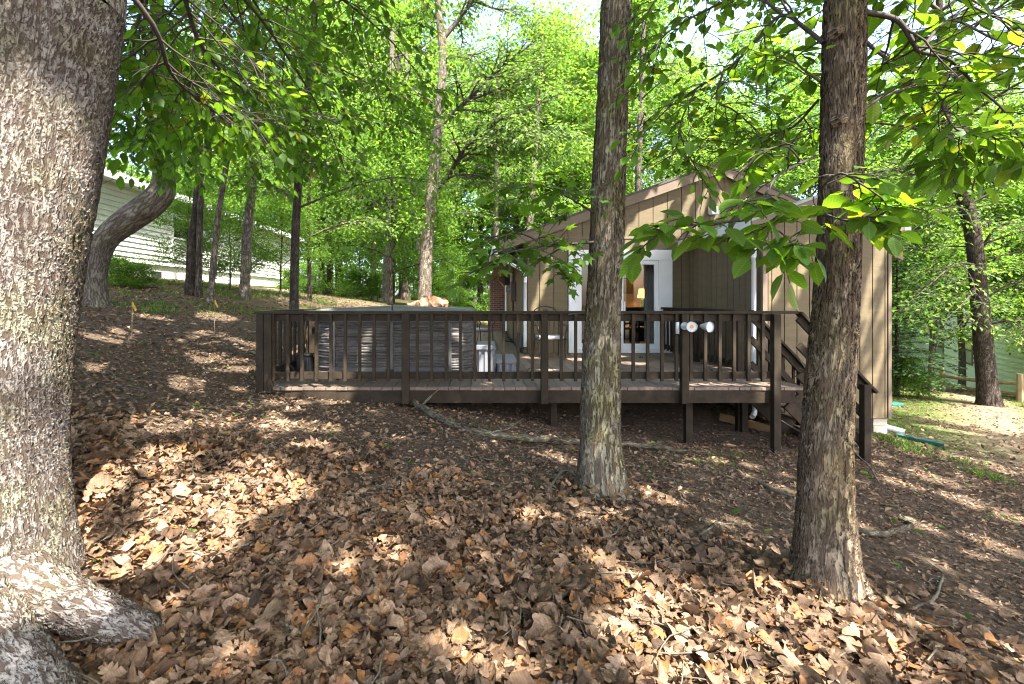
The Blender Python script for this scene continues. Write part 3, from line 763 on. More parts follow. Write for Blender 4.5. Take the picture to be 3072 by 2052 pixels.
def limb(tw, bags, pix, r0, **k):
    spray(tw, bags, [p if len(p) == 3 and not isinstance(p, tuple) else at(*p) for p in pix], r0, **k)
T1top = [np.array([-1.95, 2.25, z]) for z in (3.3, 3.8, 4.4, 5.0)]
LEFT = [
    ([T1top[0], (520, -60, 2.9), (600, 130, 3.3), (720, 260, 3.7), (900, 380, 4.3)], .02, 16, .65),
    ([T1top[0], (450, 60, 2.6), (520, 230, 2.9), (640, 330, 3.3), (760, 430, 3.8)], .018, 15, .6),
    ([T1top[1], (620, -120, 3.5), (800, 80, 4.2), (960, 330, 5.0), (1040, 520, 5.6)], .022, 17, .8),
    ([T1top[1], (760, -150, 3.8), (1000, -20, 4.6), (1180, 130, 5.4), (1310, 300, 6.2)], .022, 16, .8),
    ([T1top[2], (600, -200, 4.2), (760, 0, 5.2), (860, 200, 6), (960, 560, 7)], .022, 17, .9),
    ([T1top[2], (430, -100, 3.5), (430, 120, 3.9), (470, 260, 4.4), (520, 400, 4.9)], .02, 15, .7),
    ([T1top[0], (420, -30, 3.2), (400, 130, 3.5), (420, 300, 3.9), (400, 430, 4.3)], .016, 12, .6),
    ([T1top[3], (900, -250, 5.0), (1020, -50, 6.2), (1100, 180, 7.2), (1180, 420, 8)], .022, 16, 1.0),
    ([T1top[1], (560, 30, 4.4), (680, 330, 5.0), (830, 420, 5.6), (950, 510, 6.2)], .018, 16, .8),
    ([T1top[1], (420, 250, 4.5), (480, 400, 5.2), (600, 440, 5.8), (700, 480, 6.4)], .018, 14, .8),
    ([T1top[2], (700, 50, 5.5), (900, 150, 6.4), (1120, 260, 7.2), (1260, 380, 8)], .02, 16, .9),
    ([T1top[3], (500, -50, 5.5), (580, 80, 6.4), (700, 180, 7.2), (860, 260, 8)], .02, 16, 1.0),
    ([T1top[2], (420, 0, 6.0), (400, 200, 6.6), (380, 330, 7.0), (420, 420, 7.6)], .02, 15, 1.0),
]
for i, (p, r0, sb, sl) in enumerate(LEFT):
    limb(tw1, bag1, p, r0, sub=int(sb * 1.3), sublen=sl, twigs=5, twiglen=.3, size=.105, gap=.052, droop=.35, seed=100 + i, start=.3)
cl1, cc1 = canopy_leaves((-1.6, 1.8, 9.0), 4.6, 4.0, 26000, .17, 11)
crown_limbs(wd, (c1b[2], c1b[-1]), cc1, 22, .07, 12)
finish_tree(root, wd, [(T_OVAL, bag1, True), (T_QUAD, [cl1], False)], M['bark_big'], M['leaf_near'], None, tw1)

# --- middle trunk in front of the deck
rows = [(1500, 1715, 1905), (1440, 1728, 1884), (1340, 1738, 1868), (1250, 1740, 1864), (1050, 1750, 1862), (900, 1759, 1864), (700, 1768, 1872), (450, 1780, 1878), (200, 1795, 1888), (0, 1804, 1895)]
c2, r2 = px_path(rows, 3.9)
c2[0][2] -= .1
c2b, r2b = ext(c2[-2:], r2[-2:], (5.5, 7.5, 9.5, 12), .02, 0.01, .82)
root = thing("maple_tree", "straight grey brown trunk standing in front of the deck railing, maple twig on its left", "tree", c2[0])
wd = MB()
dense_trunk(wd, c2, r2, .008, 170, root_lobes([(math.pi * 1.25, .35, .30, .13), (math.pi * .75, .35, .25, .13), (math.pi * 1.7, .4, .25, .15), (math.pi * .3, .4, .3, .15)]), .03, 2)
wd.tube(catmull(c2b[1:], 20), np.interp(np.linspace(0, 1, 20), np.linspace(0, 1, len(r2b) - 1), r2b[1:]), 30, caps=False)
b0 = c2[0]
root_tube(wd, [b0 + (.1, .0, .10), (b0[0] + .3, b0[1] + .03, gz(b0[0] + .3, b0[1]) + .005), (b0[0] + .5, b0[1] + .08, gz(b0[0] + .5, b0[1]) - .012), (b0[0] + .7, b0[1] + .1, gz(b0[0] + .7, b0[1]) - .05)], [.08, .04, .028, .015], 24, 40)
# old branch scars
for px, py in ((1812, 560), (1866, 292), (1822, 728)):
    p = at(px, py, 3.78); wd.tube([p + (0, .05, 0), p + (0, -.005, 0)], [.035, .028], 14)
tw2 = MB(); bag2 = []
MAPLE = [([(1785, 726, 3.85), (1700, 733, 3.7), (1610, 742, 3.6), (1520, 760, 3.5), (1450, 800, 3.45)], .012, 9, .42),
         ([(1785, 640, 3.85), (1720, 600, 3.75), (1640, 560, 3.7), (1560, 555, 3.65)], .009, 7, .35),
         ([(1700, 733, 3.7), (1650, 770, 3.55), (1680, 810, 3.5)], .007, 5, .24),
         ([(1640, 740, 3.62), (1560, 700, 3.5), (1470, 720, 3.4)], .007, 6, .32),
         ]
for i, (p, r0, sb, sl) in enumerate(MAPLE):
    limb(tw2, bag2, p, r0, sub=sb, sublen=sl, twigs=3, twiglen=.16, size=.10, gap=.08, droop=.14, seed=200 + i, start=.12)
cl2, cc2 = canopy_leaves((1.6, 4.9, 9.5), 4.7, 4.0, 36000, .17, 21)
crown_limbs(wd, (c2b[2], c2b[-1]), cc2, 22, .06, 22)
finish_tree(root, wd, [(T_MAPLE, bag2, True), (T_QUAD, [cl2], False)], M['bark_mid'], M['leaf_near'], None, tw2)

# --- right trunk, nearest the camera
rows = [(1830, 2300, 2660), (1760, 2345, 2615), (1690, 2368, 2590), (1600, 2380, 2575), (1450, 2390, 2566), (1300, 2401, 2562), (1000, 2429, 2575), (800, 2444, 2582), (450, 2456, 2591), (0, 2468, 2600)]
c3, r3 = px_path(rows, 2.6)
c3[0][2] -= .1
c3b, r3b = ext(c3[-2:], r3[-2:], (4.5, 6.5, 8.5, 11), .02, -.02, .82)
root = thing("hickory_tree", "straight brown trunk nearest on the right with a sunlit stripe and broad green leaves", "tree", c3[0])
wd = MB()
dense_trunk(wd, c3, r3, .0065, 210, root_lobes([(math.pi * 1.3, .35, .18, .12), (math.pi * .85, .35, .18, .12), (math.pi * 1.75, .4, .2, .12), (math.pi * .3, .4, .25, .15)]), .03, 3)
wd.tube(catmull(c3b[1:], 20), np.interp(np.linspace(0, 1, 20), np.linspace(0, 1, len(r3b) - 1), r3b[1:]), 30, caps=False)
b0 = c3[0]
for px, py in ((2530, 355), (2520, 85)):
    p = at(px, py, 2.485); wd.tube([p + (0, .05, 0), p + (0, -.004, 0)], [.03, .022], 14)
tw3 = MB(); bag3 = []; bag3s = []
T3 = lambda px, py: at(px, py, 2.6)
RIGHT = [  # broad leaf sprays: (path, radius, side shoots, length)
    ([(2590, 35, 2.58), (2690, 60, 2.6), (2740, 130, 2.62), (2760, 155, 2.65), (2850, 180, 2.7), (2930, 260, 2.75), (3010, 330, 2.8), (3060, 420, 2.8)], .016, 15, .42),
    ([(2590, 330, 2.6), (2650, 290, 2.6), (2740, 260, 2.7), (2830, 250, 2.8), (2920, 210, 2.9)], .008, 9, .38),
    ([(2590, -60, 2.6), (2700, -50, 2.5), (2850, -10, 2.5), (3000, 60, 2.5)], .012, 10, .42),
    ([(2760, 155, 2.65), (2850, 60, 2.8), (2990, 120, 3.0), (3120, 150, 3.2)], .01, 10, .42),
    ([(2930, 260, 2.75), (2830, 300, 2.8), (2860, 380, 2.8), (2910, 400, 2.8)], .008, 8, .4),
    ([(3010, 330, 2.8), (2950, 440, 2.9), (2900, 480, 3.0)], .007, 7, .4),
    ([(2590, -150, 2.6), (2750, -80, 3.2), (2950, 20, 3.6), (3100, 130, 3.8)], .012, 12, .55),
    ([(2590, 120, 2.7), (2700, 220, 3.4), (2820, 400, 3.9), (2950, 520, 4.2)], .012, 12, .5),
]
for i, (p, r0, sb, sl) in enumerate(RIGHT):
    limb(tw3, bag3, p, r0, sub=sb, sublen=sl, twigs=3, twiglen=.16, size=.135, gap=.065, droop=.2, seed=300 + i, start=.12, plane=.8)
MIDR = [
    ([(2470, 130, 2.6), (2420, 90, 2.7), (2345, 45, 2.8), (2270, 120, 2.9), (2190, 200, 3.0), (2090, 265, 3.1), (2010, 320, 3.2), (1950, 380, 3.2)], .013, 15, .42),
    ([(2345, 45, 2.8), (2250, -20, 3.0), (2120, 30, 3.2), (2000, 100, 3.3), (1930, 200, 3.4)], .01, 12, .45),
    ([(2170, 215, 3.0), (2150, 300, 3.0), (2200, 330, 3.0), (2270, 390, 3.1)], .008, 8, .35),
    ([(2470, -100, 2.7), (2300, -150, 3.0), (2150, -80, 3.2), (1990, -20, 3.4), (1930, 60, 3.5)], .012, 12, .5),
    ([(2460, 245, 2.6), (2400, 200, 2.7), (2380, 170, 2.8)], .008, 4, .25),
    ([(2090, 265, 3.1), (2040, 380, 3.1), (2070, 470, 3.1), (2100, 520, 3.1)], .006, 7, .3),
    ([(2455, 300, 2.7), (2380, 380, 2.9), (2290, 410, 3.0), (2200, 450, 3.2)], .008, 9, .35),
]
for i, (p, r0, sb, sl) in enumerate(MIDR):
    limb(tw3, bag3s, p, r0, sub=sb, sublen=sl, twigs=3, twiglen=.18, size=.095, gap=.055, droop=.2, seed=340 + i, start=.1, plane=.8)
LOWR = [  # the low broad-leaved shoot in front of the trunk
    ([(2450, 470, 2.5), (2400, 490, 2.3), (2330, 530, 2.2), (2290, 590, 2.15), (2230, 610, 2.12), (2200, 670, 2.1)], .008, 6, .22),
    ([(2240, 660, 2.12), (2150, 668, 2.12), (2070, 675, 2.12), (2000, 690, 2.12), (1960, 715, 2.12)], .006, 7, .16),
    ([(2470, 600, 2.48), (2470, 560, 2.3), (2520, 520, 2.2), (2580, 550, 2.15), (2640, 590, 2.15)], .006, 7, .2),
    ([(2470, 620, 2.48), (2400, 620, 2.25), (2330, 650, 2.2), (2300, 710, 2.15)], .006, 7, .2),
    ([(2440, 640, 2.4), (2400, 700, 2.2), (2370, 760, 2.15)], .005, 5, .16),
    ([(2470, 640, 2.48), (2530, 660, 2.25), (2600, 660, 2.2), (2650, 640, 2.2)], .005, 6, .18),
    ([(2400, 480, 2.35), (2360, 440, 2.25), (2300, 450, 2.2), (2260, 480, 2.2)], .005, 6, .18),
]
for i, (p, r0, sb, sl) in enumerate(LOWR):
    limb(tw3, bag3, p, r0, sub=sb, sublen=sl, twigs=2, twiglen=.09, size=.125, gap=.085, droop=.18, plane=.72, seed=370 + i, start=.25)
cl3, cc3 = canopy_leaves((4.6, -.3, 9.5), 4.8, 4.0, 30000, .17, 31)
crown_limbs(wd, (c3b[2], c3b[-1]), cc3, 24, .06, 32)
finish_tree(root, wd, [(T_OVAL, bag3, True), (T_OVAL, bag3s, True), (T_QUAD, [cl3], False)], M['bark_right'], M['leaf_big'], None, tw3)

# --- unseen trees added out of view so that their crowns shade the yard
for i, (bx, by, cx, cy_, R, n) in enumerate([(-6.5, -2.5, -5.0, -1.5, 5.2, 30000), (0.5, -6.5, .8, -4.2, 5.2, 32000), (9.5, 1.5, 9.0, 2.5, 5.0, 28000), (11.5, 6.3, 6.6, 7.2, 4.6, 42000), (-5.5, 4.2, -4.6, 5.4, 4.2, 22000), (8, -5, 6.5, -4, 4.5, 22000)]):
    z0 = float(gz(bx, by))
    root = thing("added_shade_tree", "unseen leafy tree added so that its crown shades the leaf litter", "tree", (bx, by, z0), "added shade trees out of view")
    wd = MB()
    top = np.array([bx * .75 + cx * .25, by * .75 + cy_ * .25, 9.0])
    wd.tube(catmull([(bx, by, z0 - .2), (bx, by, z0 + 3), (bx * .9 + cx * .1, by * .9 + cy_ * .1, 6), top], 16), np.linspace(.24, .1, 16), 16, caps=False)
    cl, cc = canopy_leaves((cx, cy_, 9.5), R, 4.0, n, .17, 50 + i)
    crown_limbs(wd, (np.array([bx, by, 5.5]), top), cc, 20, .06, 60 + i)
    finish_tree(root, wd, [(T_QUAD, [cl], False)], M['bark_far'], M['leaf_near'], None)

# ------------------------------------------------------------------ trees of the woods seen in the picture
def woods_tree(name, label, path, radii, barkm, limbs, leafm, size, tmpl=T_MID, seed=0, sub=10, sublen=1.2, twigs=5, twiglen=.45, gap=.09, droop=.25, group=None, twigm='twig', cloud=None, seg=14):
    root = thing(name, label, "tree", path[0], group)
    wd = MB()
    P = catmull(path, 40); R = np.interp(np.linspace(0, 1, 40), np.linspace(0, 1, len(radii)), radii)
    R = R * (1 + .55 * np.exp(-np.linspace(0, np.linalg.norm(np.diff(P, axis=0), axis=1).sum(), 40) / .22))
    wd.tube(P, R, seg, caps=False)
    tw = MB(); bags = []
    for i, (pp, r0, *o) in enumerate(limbs):
        spray(tw, bags, pp, r0, sub=o[0] if o else sub, sublen=o[1] if len(o) > 1 else sublen, twigs=twigs, twiglen=twiglen, size=size, gap=gap, droop=droop, seed=seed * 50 + i, start=.25)
    wd.build("trunk", M[barkm], root, True)
    if tw.n: tw.build("branches", M[twigm], root, True)
    cm = MB()
    if bags: bag_mesh(cm, tmpl, bags, True)
    if cloud is not None: leaves(cm, tmpl, *cloud)
    if cm.n: cm.build("crown", M[leafm], root, True)
    return root

def auto_limbs(path, Y, seed, n, ln, zr, up=(.0, .5), r0=.03):
    """limbs spiralling up a trunk path"""
    r = np.random.default_rng(seed); out = []
    P = catmull(path, 60)
    for k in range(n):
        z = zr[0] + (zr[1] - zr[0]) * (k + r.random()) / n
        i = int(np.argmin(abs(P[:, 2] - z))); a = k * 2.4 + r.normal() * .5
        d = np.array([math.cos(a), math.sin(a), r.uniform(*up)]); l = ln * r.uniform(.7, 1.25)
        out.append(([P[i], P[i] + d * l * .4 + (0, 0, .1), P[i] + d * l * .75, P[i] + d * l + (0, 0, -.12 * l)], r0 * r.uniform(.7, 1.2)))
    return out

def up_path(pix, Y, top, sink=.25):
    p = [at(a, b, Y) for a, b in pix]
    p[0] = np.array([p[0][0], Y, float(gz(p[0][0], Y)) - sink])
    d = (p[-1] - p[-2]) / max(.1, (p[-1][2] - p[-2][2]))
    while p[-1][2] < top:
        p.append(p[-1] + d * 2.0 + np.array([rng.normal() * .06, rng.normal() * .06, 0]))
    return p

# curved trunk on the left
Y = 8.7
p = [at(288, 930, Y), at(286, 880, Y), at(286, 830, Y), at(297, 770, Y), at(320, 715, Y), at(375, 668, Y), at(440, 622, Y), at(482, 580, Y), at(492, 530, Y), at(484, 480, Y), at(478, 400, Y), at(472, 200, Y + .4), at(470, -300, Y + .8)]
p[0][2] = float(gz(p[0][0], Y)) - .15
woods_tree("crooked_tree", "thick grey trunk bent sharply sideways near the cream house on the left", p, [.25, .19, .17, .18, .20, .225, .235, .22, .18, .155, .15, .13, .1], 'bark_pale', auto_limbs(p[9:], Y, 5, 9, 2.6, (4.2, 8), r0=.04), 'leaf_near', .14, seed=4, seg=30)

TR = [  # name, label, pixel path, depth, radii, bark, limb count, length, z range, leaves, size
    ("twin_trunk_tree", "thicker dark trunk of the close pair in front of the cream house", [(569, 890), (577, 745), (590, 630), (596, 560), (618, 490), (625, 423), (632, 250)], 11.5, [.13, .11, .10, .085], 'bark_dark', 12, 2.4, (5.0, 9.5), 'leaf_mid', .13),
    ("slender_tree", "thinner trunk of the close pair, touching its darker neighbour", [(596, 896), (598, 745), (601, 630), (606, 553), (600, 420), (590, 250)], 11.4, [.085, .075, .07, .05], 'bark_far', 9, 2.0, (4.9, 9), 'leaf_mid', .13),
    ("leaning_tree", "thin trunk leaning right beside the pair of trunks on the left slope", [(627, 900), (645, 745), (657, 630), (676, 515), (686, 450), (700, 300)], 11.0, [.08, .07, .06, .045], 'bark_pale', 9, 2.0, (4.9, 9), 'leaf_mid', .12),
    ("grey_tree", "stout grey trunk standing against the far end of the cream house", [(732, 880), (740, 745), (746, 650), (754, 585), (760, 450), (764, 250)], 13.0, [.15, .13, .12, .09], 'bark_pale', 11, 2.6, (5.4, 10), 'leaf_mid', .13),
    ("dark_slim_tree", "tall slim dark trunk rising just left of the hot tub", [(881, 935), (884, 780), (890, 630), (900, 476), (913, 375), (930, 187), (940, 100), (948, 0)], 10.5, [.10, .09, .08, .06], 'bark_dark', 17, 2.7, (3.2, 9), 'leaf_mid', .125),
    ("thin_tree", "very thin dark stem right of the slim dark trunk", [(929, 920), (928, 800), (926, 650), (930, 500)], 16, [.07, .06, .04], 'bark_dark', 10, 2.2, (3.6, 9), 'leaf_far', .14),
    ("pale_trunk_tree", "pale trunk with a dark neighbour behind the hot tub cover", [(1155, 925), (1160, 800), (1168, 700), (1172, 500), (1175, 200)], 24, [.19, .17, .14, .1], 'bark_pale', 14, 3.2, (5, 14), 'leaf_far', .16),
    ("dark_trunk_tree", "dark trunk beside the pale one behind the hot tub cover", [(1172, 925), (1176, 800), (1180, 650), (1190, 400)], 26, [.2, .18, .12], 'bark_dark', 14, 3.2, (5, 14), 'leaf_far', .17),
    ("leaning_pale_tree", "pale thin trunk leaning left behind the brown bundle on the tub", [(1272, 920), (1263, 838), (1250, 707), (1236, 560), (1228, 400)], 24, [.14, .12, .09], 'bark_pale', 12, 3.0, (5, 13), 'leaf_far', .16),
    ("straight_tree", "straight pale trunk seen just left of the tan house roof", [(1487, 930), (1488, 700), (1490, 560), (1494, 350)], 28, [.16, .14, .1], 'bark_pale', 14, 3.4, (6, 15), 'leaf_far', .17),
    ("mottled_tree", "mottled trunk rising behind the low end of the tan house roof", [(1580, 930), (1588, 700), (1596, 600), (1606, 440)], 27, [.2, .17, .12], 'bark_pale', 14, 3.4, (6, 15), 'leaf_far', .17),
    ("roof_tree", "forked trunk rising behind the roof between the two near trunks", [(1915, 930), (1915, 560), (1918, 430), (1925, 250)], 27, [.2, .16, .1], 'bark_far', 16, 3.6, (7, 16), 'leaf_oak', .17),
]
for i, (nm, lab, pix, Y, rad, bk, nl, ln, zr, lm, sz) in enumerate(TR):
    p = up_path(pix, Y, zr[1] + .5)
    rad = [q_ * math.cos(math.atan((pix[0][0] - PX0) / FP)) for q_ in rad]
    woods_tree(nm, lab, p, rad, bk, auto_limbs(p, Y, 70 + i, nl, ln, zr, r0=.028 if Y < 14 else .045), lm, sz, seed=10 + i, sub=11, sublen=.42 * ln, twigs=5, twiglen=.17 * ln, gap=.085 if Y < 14 else .12)

# the large oak behind the hot tub
Y = 19.0
p = up_path([(1272, 930), (1280, 740), (1292, 625), (1303, 500), (1312, 402), (1319, 312), (1330, 178), (1318, 40)], Y, 16)
q = lambda a, b, dy=0: at(1000 + a * .4464, b * .4464, Y + dy)
lim = [([q(735, 815), q(800, 770), q(880, 690, -.5), q(1080, 500, -1), q(1220, 380, -1.3), q(1350, 280, -1.5), q(1520, 130, -2)], .13, 18, 2.0),
       ([q(900, 680, -.5), q(1000, 640, -.8), q(1200, 560, -1.4), q(1400, 480, -1.8), q(1580, 290, -2)], .07, 16, 1.8),
       ([q(700, 1260), q(780, 1170), q(830, 1080, -.4), q(900, 980, -.8), q(1030, 880, -1.2), q(1130, 800, -1.5), q(1350, 720, -2), q(1700, 520, -2.5)], .12, 20, 2.0),
       ([q(830, 1080, -.4), q(950, 1000, -.9), q(1080, 960, -1.2), q(1180, 945, -1.5), q(1400, 960, -1.8)], .07, 14, 1.7),
       ([q(1030, 880, -1.2), q(1150, 875, -1.6), q(1300, 885, -2), q(1500, 890, -2.3), q(1700, 950, -2.5)], .05, 14, 1.7),
       ([q(700, 1240), q(790, 1190), q(870, 1170, -.5), q(1050, 1200, -1), q(1230, 1290, -1.5), q(1400, 1330, -1.8)], .06, 14, 1.6),
       ([q(720, 720), q(600, 640, .5), q(450, 560, .8), q(300, 520, 1)], .07, 14, 1.8),
       ([q(700, 950), q(560, 900, .5), q(400, 820, .8), q(250, 800, 1)], .07, 14, 1.8),
       ([q(740, 400), q(860, 370, -.5), q(980, 360, -1), q(1100, 300, -1.4)], .06, 14, 1.7),
       ([q(740, 250), q(850, 120, .2), q(930, 0, .4), q(1050, -200, .6)], .12, 16, 2.0),
       ([q(740, 200), q(640, 60, .2), q(500, -100, .4)], .1, 14, 2.0),
       ([q(930, 0, .4), q(1100, 60, 0), q(1250, 60, -.4), q(1400, 100, -.8)], .06, 14, 1.9)]
woods_tree("spreading_oak_tree", "large spreading oak with long rising limbs behind the hot tub", p, [.26, .23, .19, .16, .12], 'bark_pale', [(a, b, int(c * 1.5), e) for a, b, c, e in lim], 'leaf_oak', .175, seed=33, twigs=8, twiglen=.65, gap=.10, droop=.3, twigm='twig', seg=20)

# right leaning tree
Y = 12.0
p = [at(2970, 1235, Y), at(2950, 1030, Y), at(2938, 890, Y), at(2921, 716, Y), at(2893, 597, Y), at(2865, 505, Y), at(2845, 420, Y), at(2830, 250, Y), at(2815, -50, Y)]
p[0][2] = float(gz(p[0][0], Y)) - .2
q = lambda a, b, dy=0: at(2500 + a * .702, 400 + b * .702, Y + dy)
lim = [([q(530, 225), q(440, 180, -.3), q(330, 140, -.6), q(140, 110, -1)], .06, 14, 1.2), ([q(520, 250), q(380, 190, -.4), q(250, 155, -.8), q(130, 180, -1.2)], .06, 14, 1.2),
       ([q(600, 420), q(560, 330, -.4), q(470, 320, -.8), q(330, 420, -1)], .04, 12, 1.2), ([q(640, 480), q(700, 400, -.3), q(800, 380, -.6)], .04, 10, 1.2),
       ([q(650, 820), q(760, 800, -.4), q(860, 830, -.6)], .04, 10, 1.2), ([q(610, 560), q(520, 560, -.4), q(420, 640, -.8), q(350, 700, -1)], .03, 11, 1.1), ([q(620, 650), q(560, 720, -.4), q(480, 800, -.7)], .03, 9, 1.0), ([q(660, 700), q(760, 640, -.3), q(840, 660, -.5)], .03, 10, 1.2)]
lim += [(a, b, 11, 1.0) for a, b in auto_limbs(p, Y, 92, 8, 2.2, (2.2, 4.8), r0=.03)]
lim += [(a, b, 12, 1.3) for a, b in auto_limbs(p, Y, 91, 14, 2.8, (5.0, 10), r0=.05)]
woods_tree("leaning_oak_tree", "dark trunk leaning left beside the split rail fence on the right", p, [.20, .185, .17, .158, .15, .135, .115, .09, .06], 'bark_dark', lim, 'leaf_far', .13, seed=34, twigs=5, twiglen=.5, gap=.095, seg=22)

# ------------------------------------------------------------------ forest behind: five grown shapes, copied
def make_variant(k, H, zlo, R, nl, nleaf, size, leafm, barkm, r0, spread=.45, sub=5):
    wood, bag, trs = crown_tree(500 + k, H, zlo, R, nl, nleaf, size, spread=spread, r0=r0, sub=sub)
    t = raw_mesh("woods_trunk", np.concatenate(wood.v), wood.f, np.concatenate(wood.uv), True); t.materials.append(M[barkm])
    cm = MB(); leaves(cm, T_QUAD, *bag)
    c = raw_mesh("woods_crown", np.concatenate(cm.v), cm.f); c.materials.append(M[leafm])
    return t, c
VAR = [make_variant(0, 17, 4.0, 4.2, 30, 26000, .21, 'leaf_far', 'bark_far', .20, .5), make_variant(1, 15, 3.2, 3.8, 28, 24000, .20, 'leaf_oak', 'bark_pale', .17, .5), make_variant(2, 19, 5.5, 4.6, 32, 26000, .22, 'leaf_mid', 'bark_far', .24, .55)]
LOW = [make_variant(5, 6.5, 1.2, 2.3, 22, 17000, .115, 'leaf_far', 'bark_dark', .06, .34), make_variant(6, 5.2, .9, 2.1, 22, 16000, .11, 'leaf_mid', 'bark_dark', .05, .34)]
BUSH = [make_variant(8, 2.0, .1, 1.1, 18, 5200, .10, 'leaf_mid', 'bark_dark', .02, .2, 4), make_variant(9, 1.5, .1, 1.0, 16, 4600, .11, 'leaf_far', 'bark_dark', .018, .2, 4)]
def put(meshes, name, x, y, s, rz, label, cat, group, parts=("trunk", "crown")):
    r = thing(name, label, cat, (x, y, float(gz(min(max(x, -45), 50), min(y, 80))) - .1), group)
    r.rotation_euler = (0, 0, rz); r.scale = (s, s, s)
    for nm, me in zip(parts, meshes): link(nm, me, None, r)
    return r
rr = np.random.default_rng(99)
far = []
def clear(x, y, d):
    return all((x - a) ** 2 + (y - b) ** 2 > d * d for a, b in far)
def blocked(x, y):
    px = PX0 + x / y * FP
    if 1.0 < x < 9.3 and y < 20.5: return True          # the house
    if x < -8.6 and y < 28 and x > -22: return True     # left neighbour
    if x > 10 and y < 34 and x > .56 * y + 4.5 and x < .56 * y + 18: return True   # right neighbour
    return False
n = 0
while n < 26:
    y = rr.uniform(24, 58); x = rr.uniform(-1.15, 1.25) * y
    if blocked(x, y) or not clear(x, y, 3.4): continue
    px = PX0 + x / y * FP
    if 1330 < px < 1420 and y < 45: continue
    if 1640 < px < 2100 and y < 40: continue
    far.append((x, y)); k = n % 3
    put(VAR[k], "woods_tree", x, y, rr.uniform(.85, 1.2), rr.uniform(0, 6.28), "tall leafy green tree deep in the woods behind the deck and houses", "tree", "tall trees of the woods behind")
    n += 1
for k, (px, y, sc) in enumerate(((1215, 30, 1.3), (1330, 34, 1.35), (1440, 33, 1.0), (1680, 25, 1.15), (1760, 33, 1.45), (1900, 29, 1.3), (2020, 35, 1.4), (2150, 27, 1.15), (2300, 31, 1.3), (2430, 26, 1.1), (2650, 29, 1.25), (2780, 24, 1.0), (3000, 27, 1.2), (1120, 27, 1.2), (1020, 31, 1.3))):
    y = y + 5; x = (px - PX0) / FP * y; far.append((x, y))
    put(VAR[k % 3], "woods_tree", x, y, sc, rr.uniform(0, 6.28), "tall leafy green tree deep in the woods behind the deck and houses", "tree", "tall trees of the woods behind")
n = 0
while n < 44:
    y = rr.uniform(20, 46); x = rr.uniform(-1.1, 1.25) * y
    if blocked(x, y) or not clear(x, y, 1.6): continue
    px = PX0 + x / y * FP
    if x < -4.2 and y < 26 : continue
    if px > 2620 and y < 34: continue
    far.append((x, y))
    put(LOW[n % 2], "understory_tree", x, y, rr.uniform(.8, 1.35), rr.uniform(0, 6.28), "low bushy understory tree among the taller trunks of the woods", "tree", "understory trees of the woods behind")
    n += 1
n = 0
while n < 34:
    y = rr.uniform(19, 38); x = rr.uniform(-.75, 1.1) * y
    if blocked(x, y) or not clear(x, y, 1.0): continue
    if -1.2 < x < 1.1 and y < 20: continue
    if x < -4.2 and y < 20: continue
    if x > 6 and y < 30: continue
    far.append((x, y))
    put(BUSH[n % 2], "shrub", x, y, rr.uniform(.6, 1.1), rr.uniform(0, 6.28), "waist high green shrub on the floor of the woods", "shrub", "shrubs on the woodland floor", ("stems", "foliage"))
    n += 1
# wall of far-off woods
r_ = np.random.default_rng(5); N = 42000
a = r_.uniform(-1.0, 1.05, N); Yd = r_.uniform(60, 72, N); X = a * 1.25 * Yd
colh = 9 + 9 * vnoise(X, Yd * 0, .16) 
Z = gz(np.clip(X, -45, 50), np.full(N, 75.0)) + r_.random(N) ** .85 * colh
cm = MB(); leaves(cm, T_QUAD, np.stack([X, Yd, Z], 1), r_.normal(size=(N, 3)), np.array([0, -.5, 1]) + r_.normal(size=(N, 3)) * .5, r_.uniform(.5, .95, N))
o = cm.build("distant_woods", M['leaf_far'], None, kind="stuff"); tag(o, "far-off green woods closing the view behind everything", "woods")

# shrubs one can tell apart
put(BUSH[0], "shrub", *at(430, 860, 11.5)[:2], .34, .4, "green ferny shrub at the foot of the cream house wall", "shrub", None, ("stems", "foliage"))
put(BUSH[1], "shrub", *at(380, 860, 11.2)[:2], .4, 1.4, "low green shrub beside the crooked trunk on the left slope", "shrub", None, ("stems", "foliage"))
put(BUSH[1], "shrub", *at(350, 850, 12.0)[:2], .42, 2.4, "leafy shrub half behind the crooked trunk by the cream wall", "shrub", None, ("stems", "foliage"))
put(LOW[0], "sapling", *at(560, 850, 13.2)[:2], .46, .7, "light green sapling in front of the window of the cream house", "tree", None)
put(LOW[1], "sapling", *at(690, 860, 14.5)[:2], .52, 2.1, "leafy sapling between the leaning stem and grey trunk on the left", "tree", None)
put(LOW[0], "sapling", *at(840, 880, 15.5)[:2], .58, 1.1, "bright sapling at the far corner of the cream house", "tree", None)
put(VAR[1], "sapling", *at(2795, 1165, 15.5)[:2], .5, 5.0, "thin young tree growing in front of the white house on the right", "tree", None)
put(VAR[1], "sapling", *at(2885, 1160, 17.0)[:2], .62, 2.0, "young tree between the leaning dark trunk and the thin stem before the white house", "tree", None)
put(VAR[0], "sapling", *at(3110, 1160, 15.5)[:2], .6, 4.0, "young tree whose crown hangs in at the right edge over the fence", "tree", None)
put(BUSH[0], "shrub", *at(2710, 1150, 13.5)[:2], .6, 1.0, "dark green shrub at the foot of the conifer by the tan wall", "shrub", None, ("stems", "foliage"))
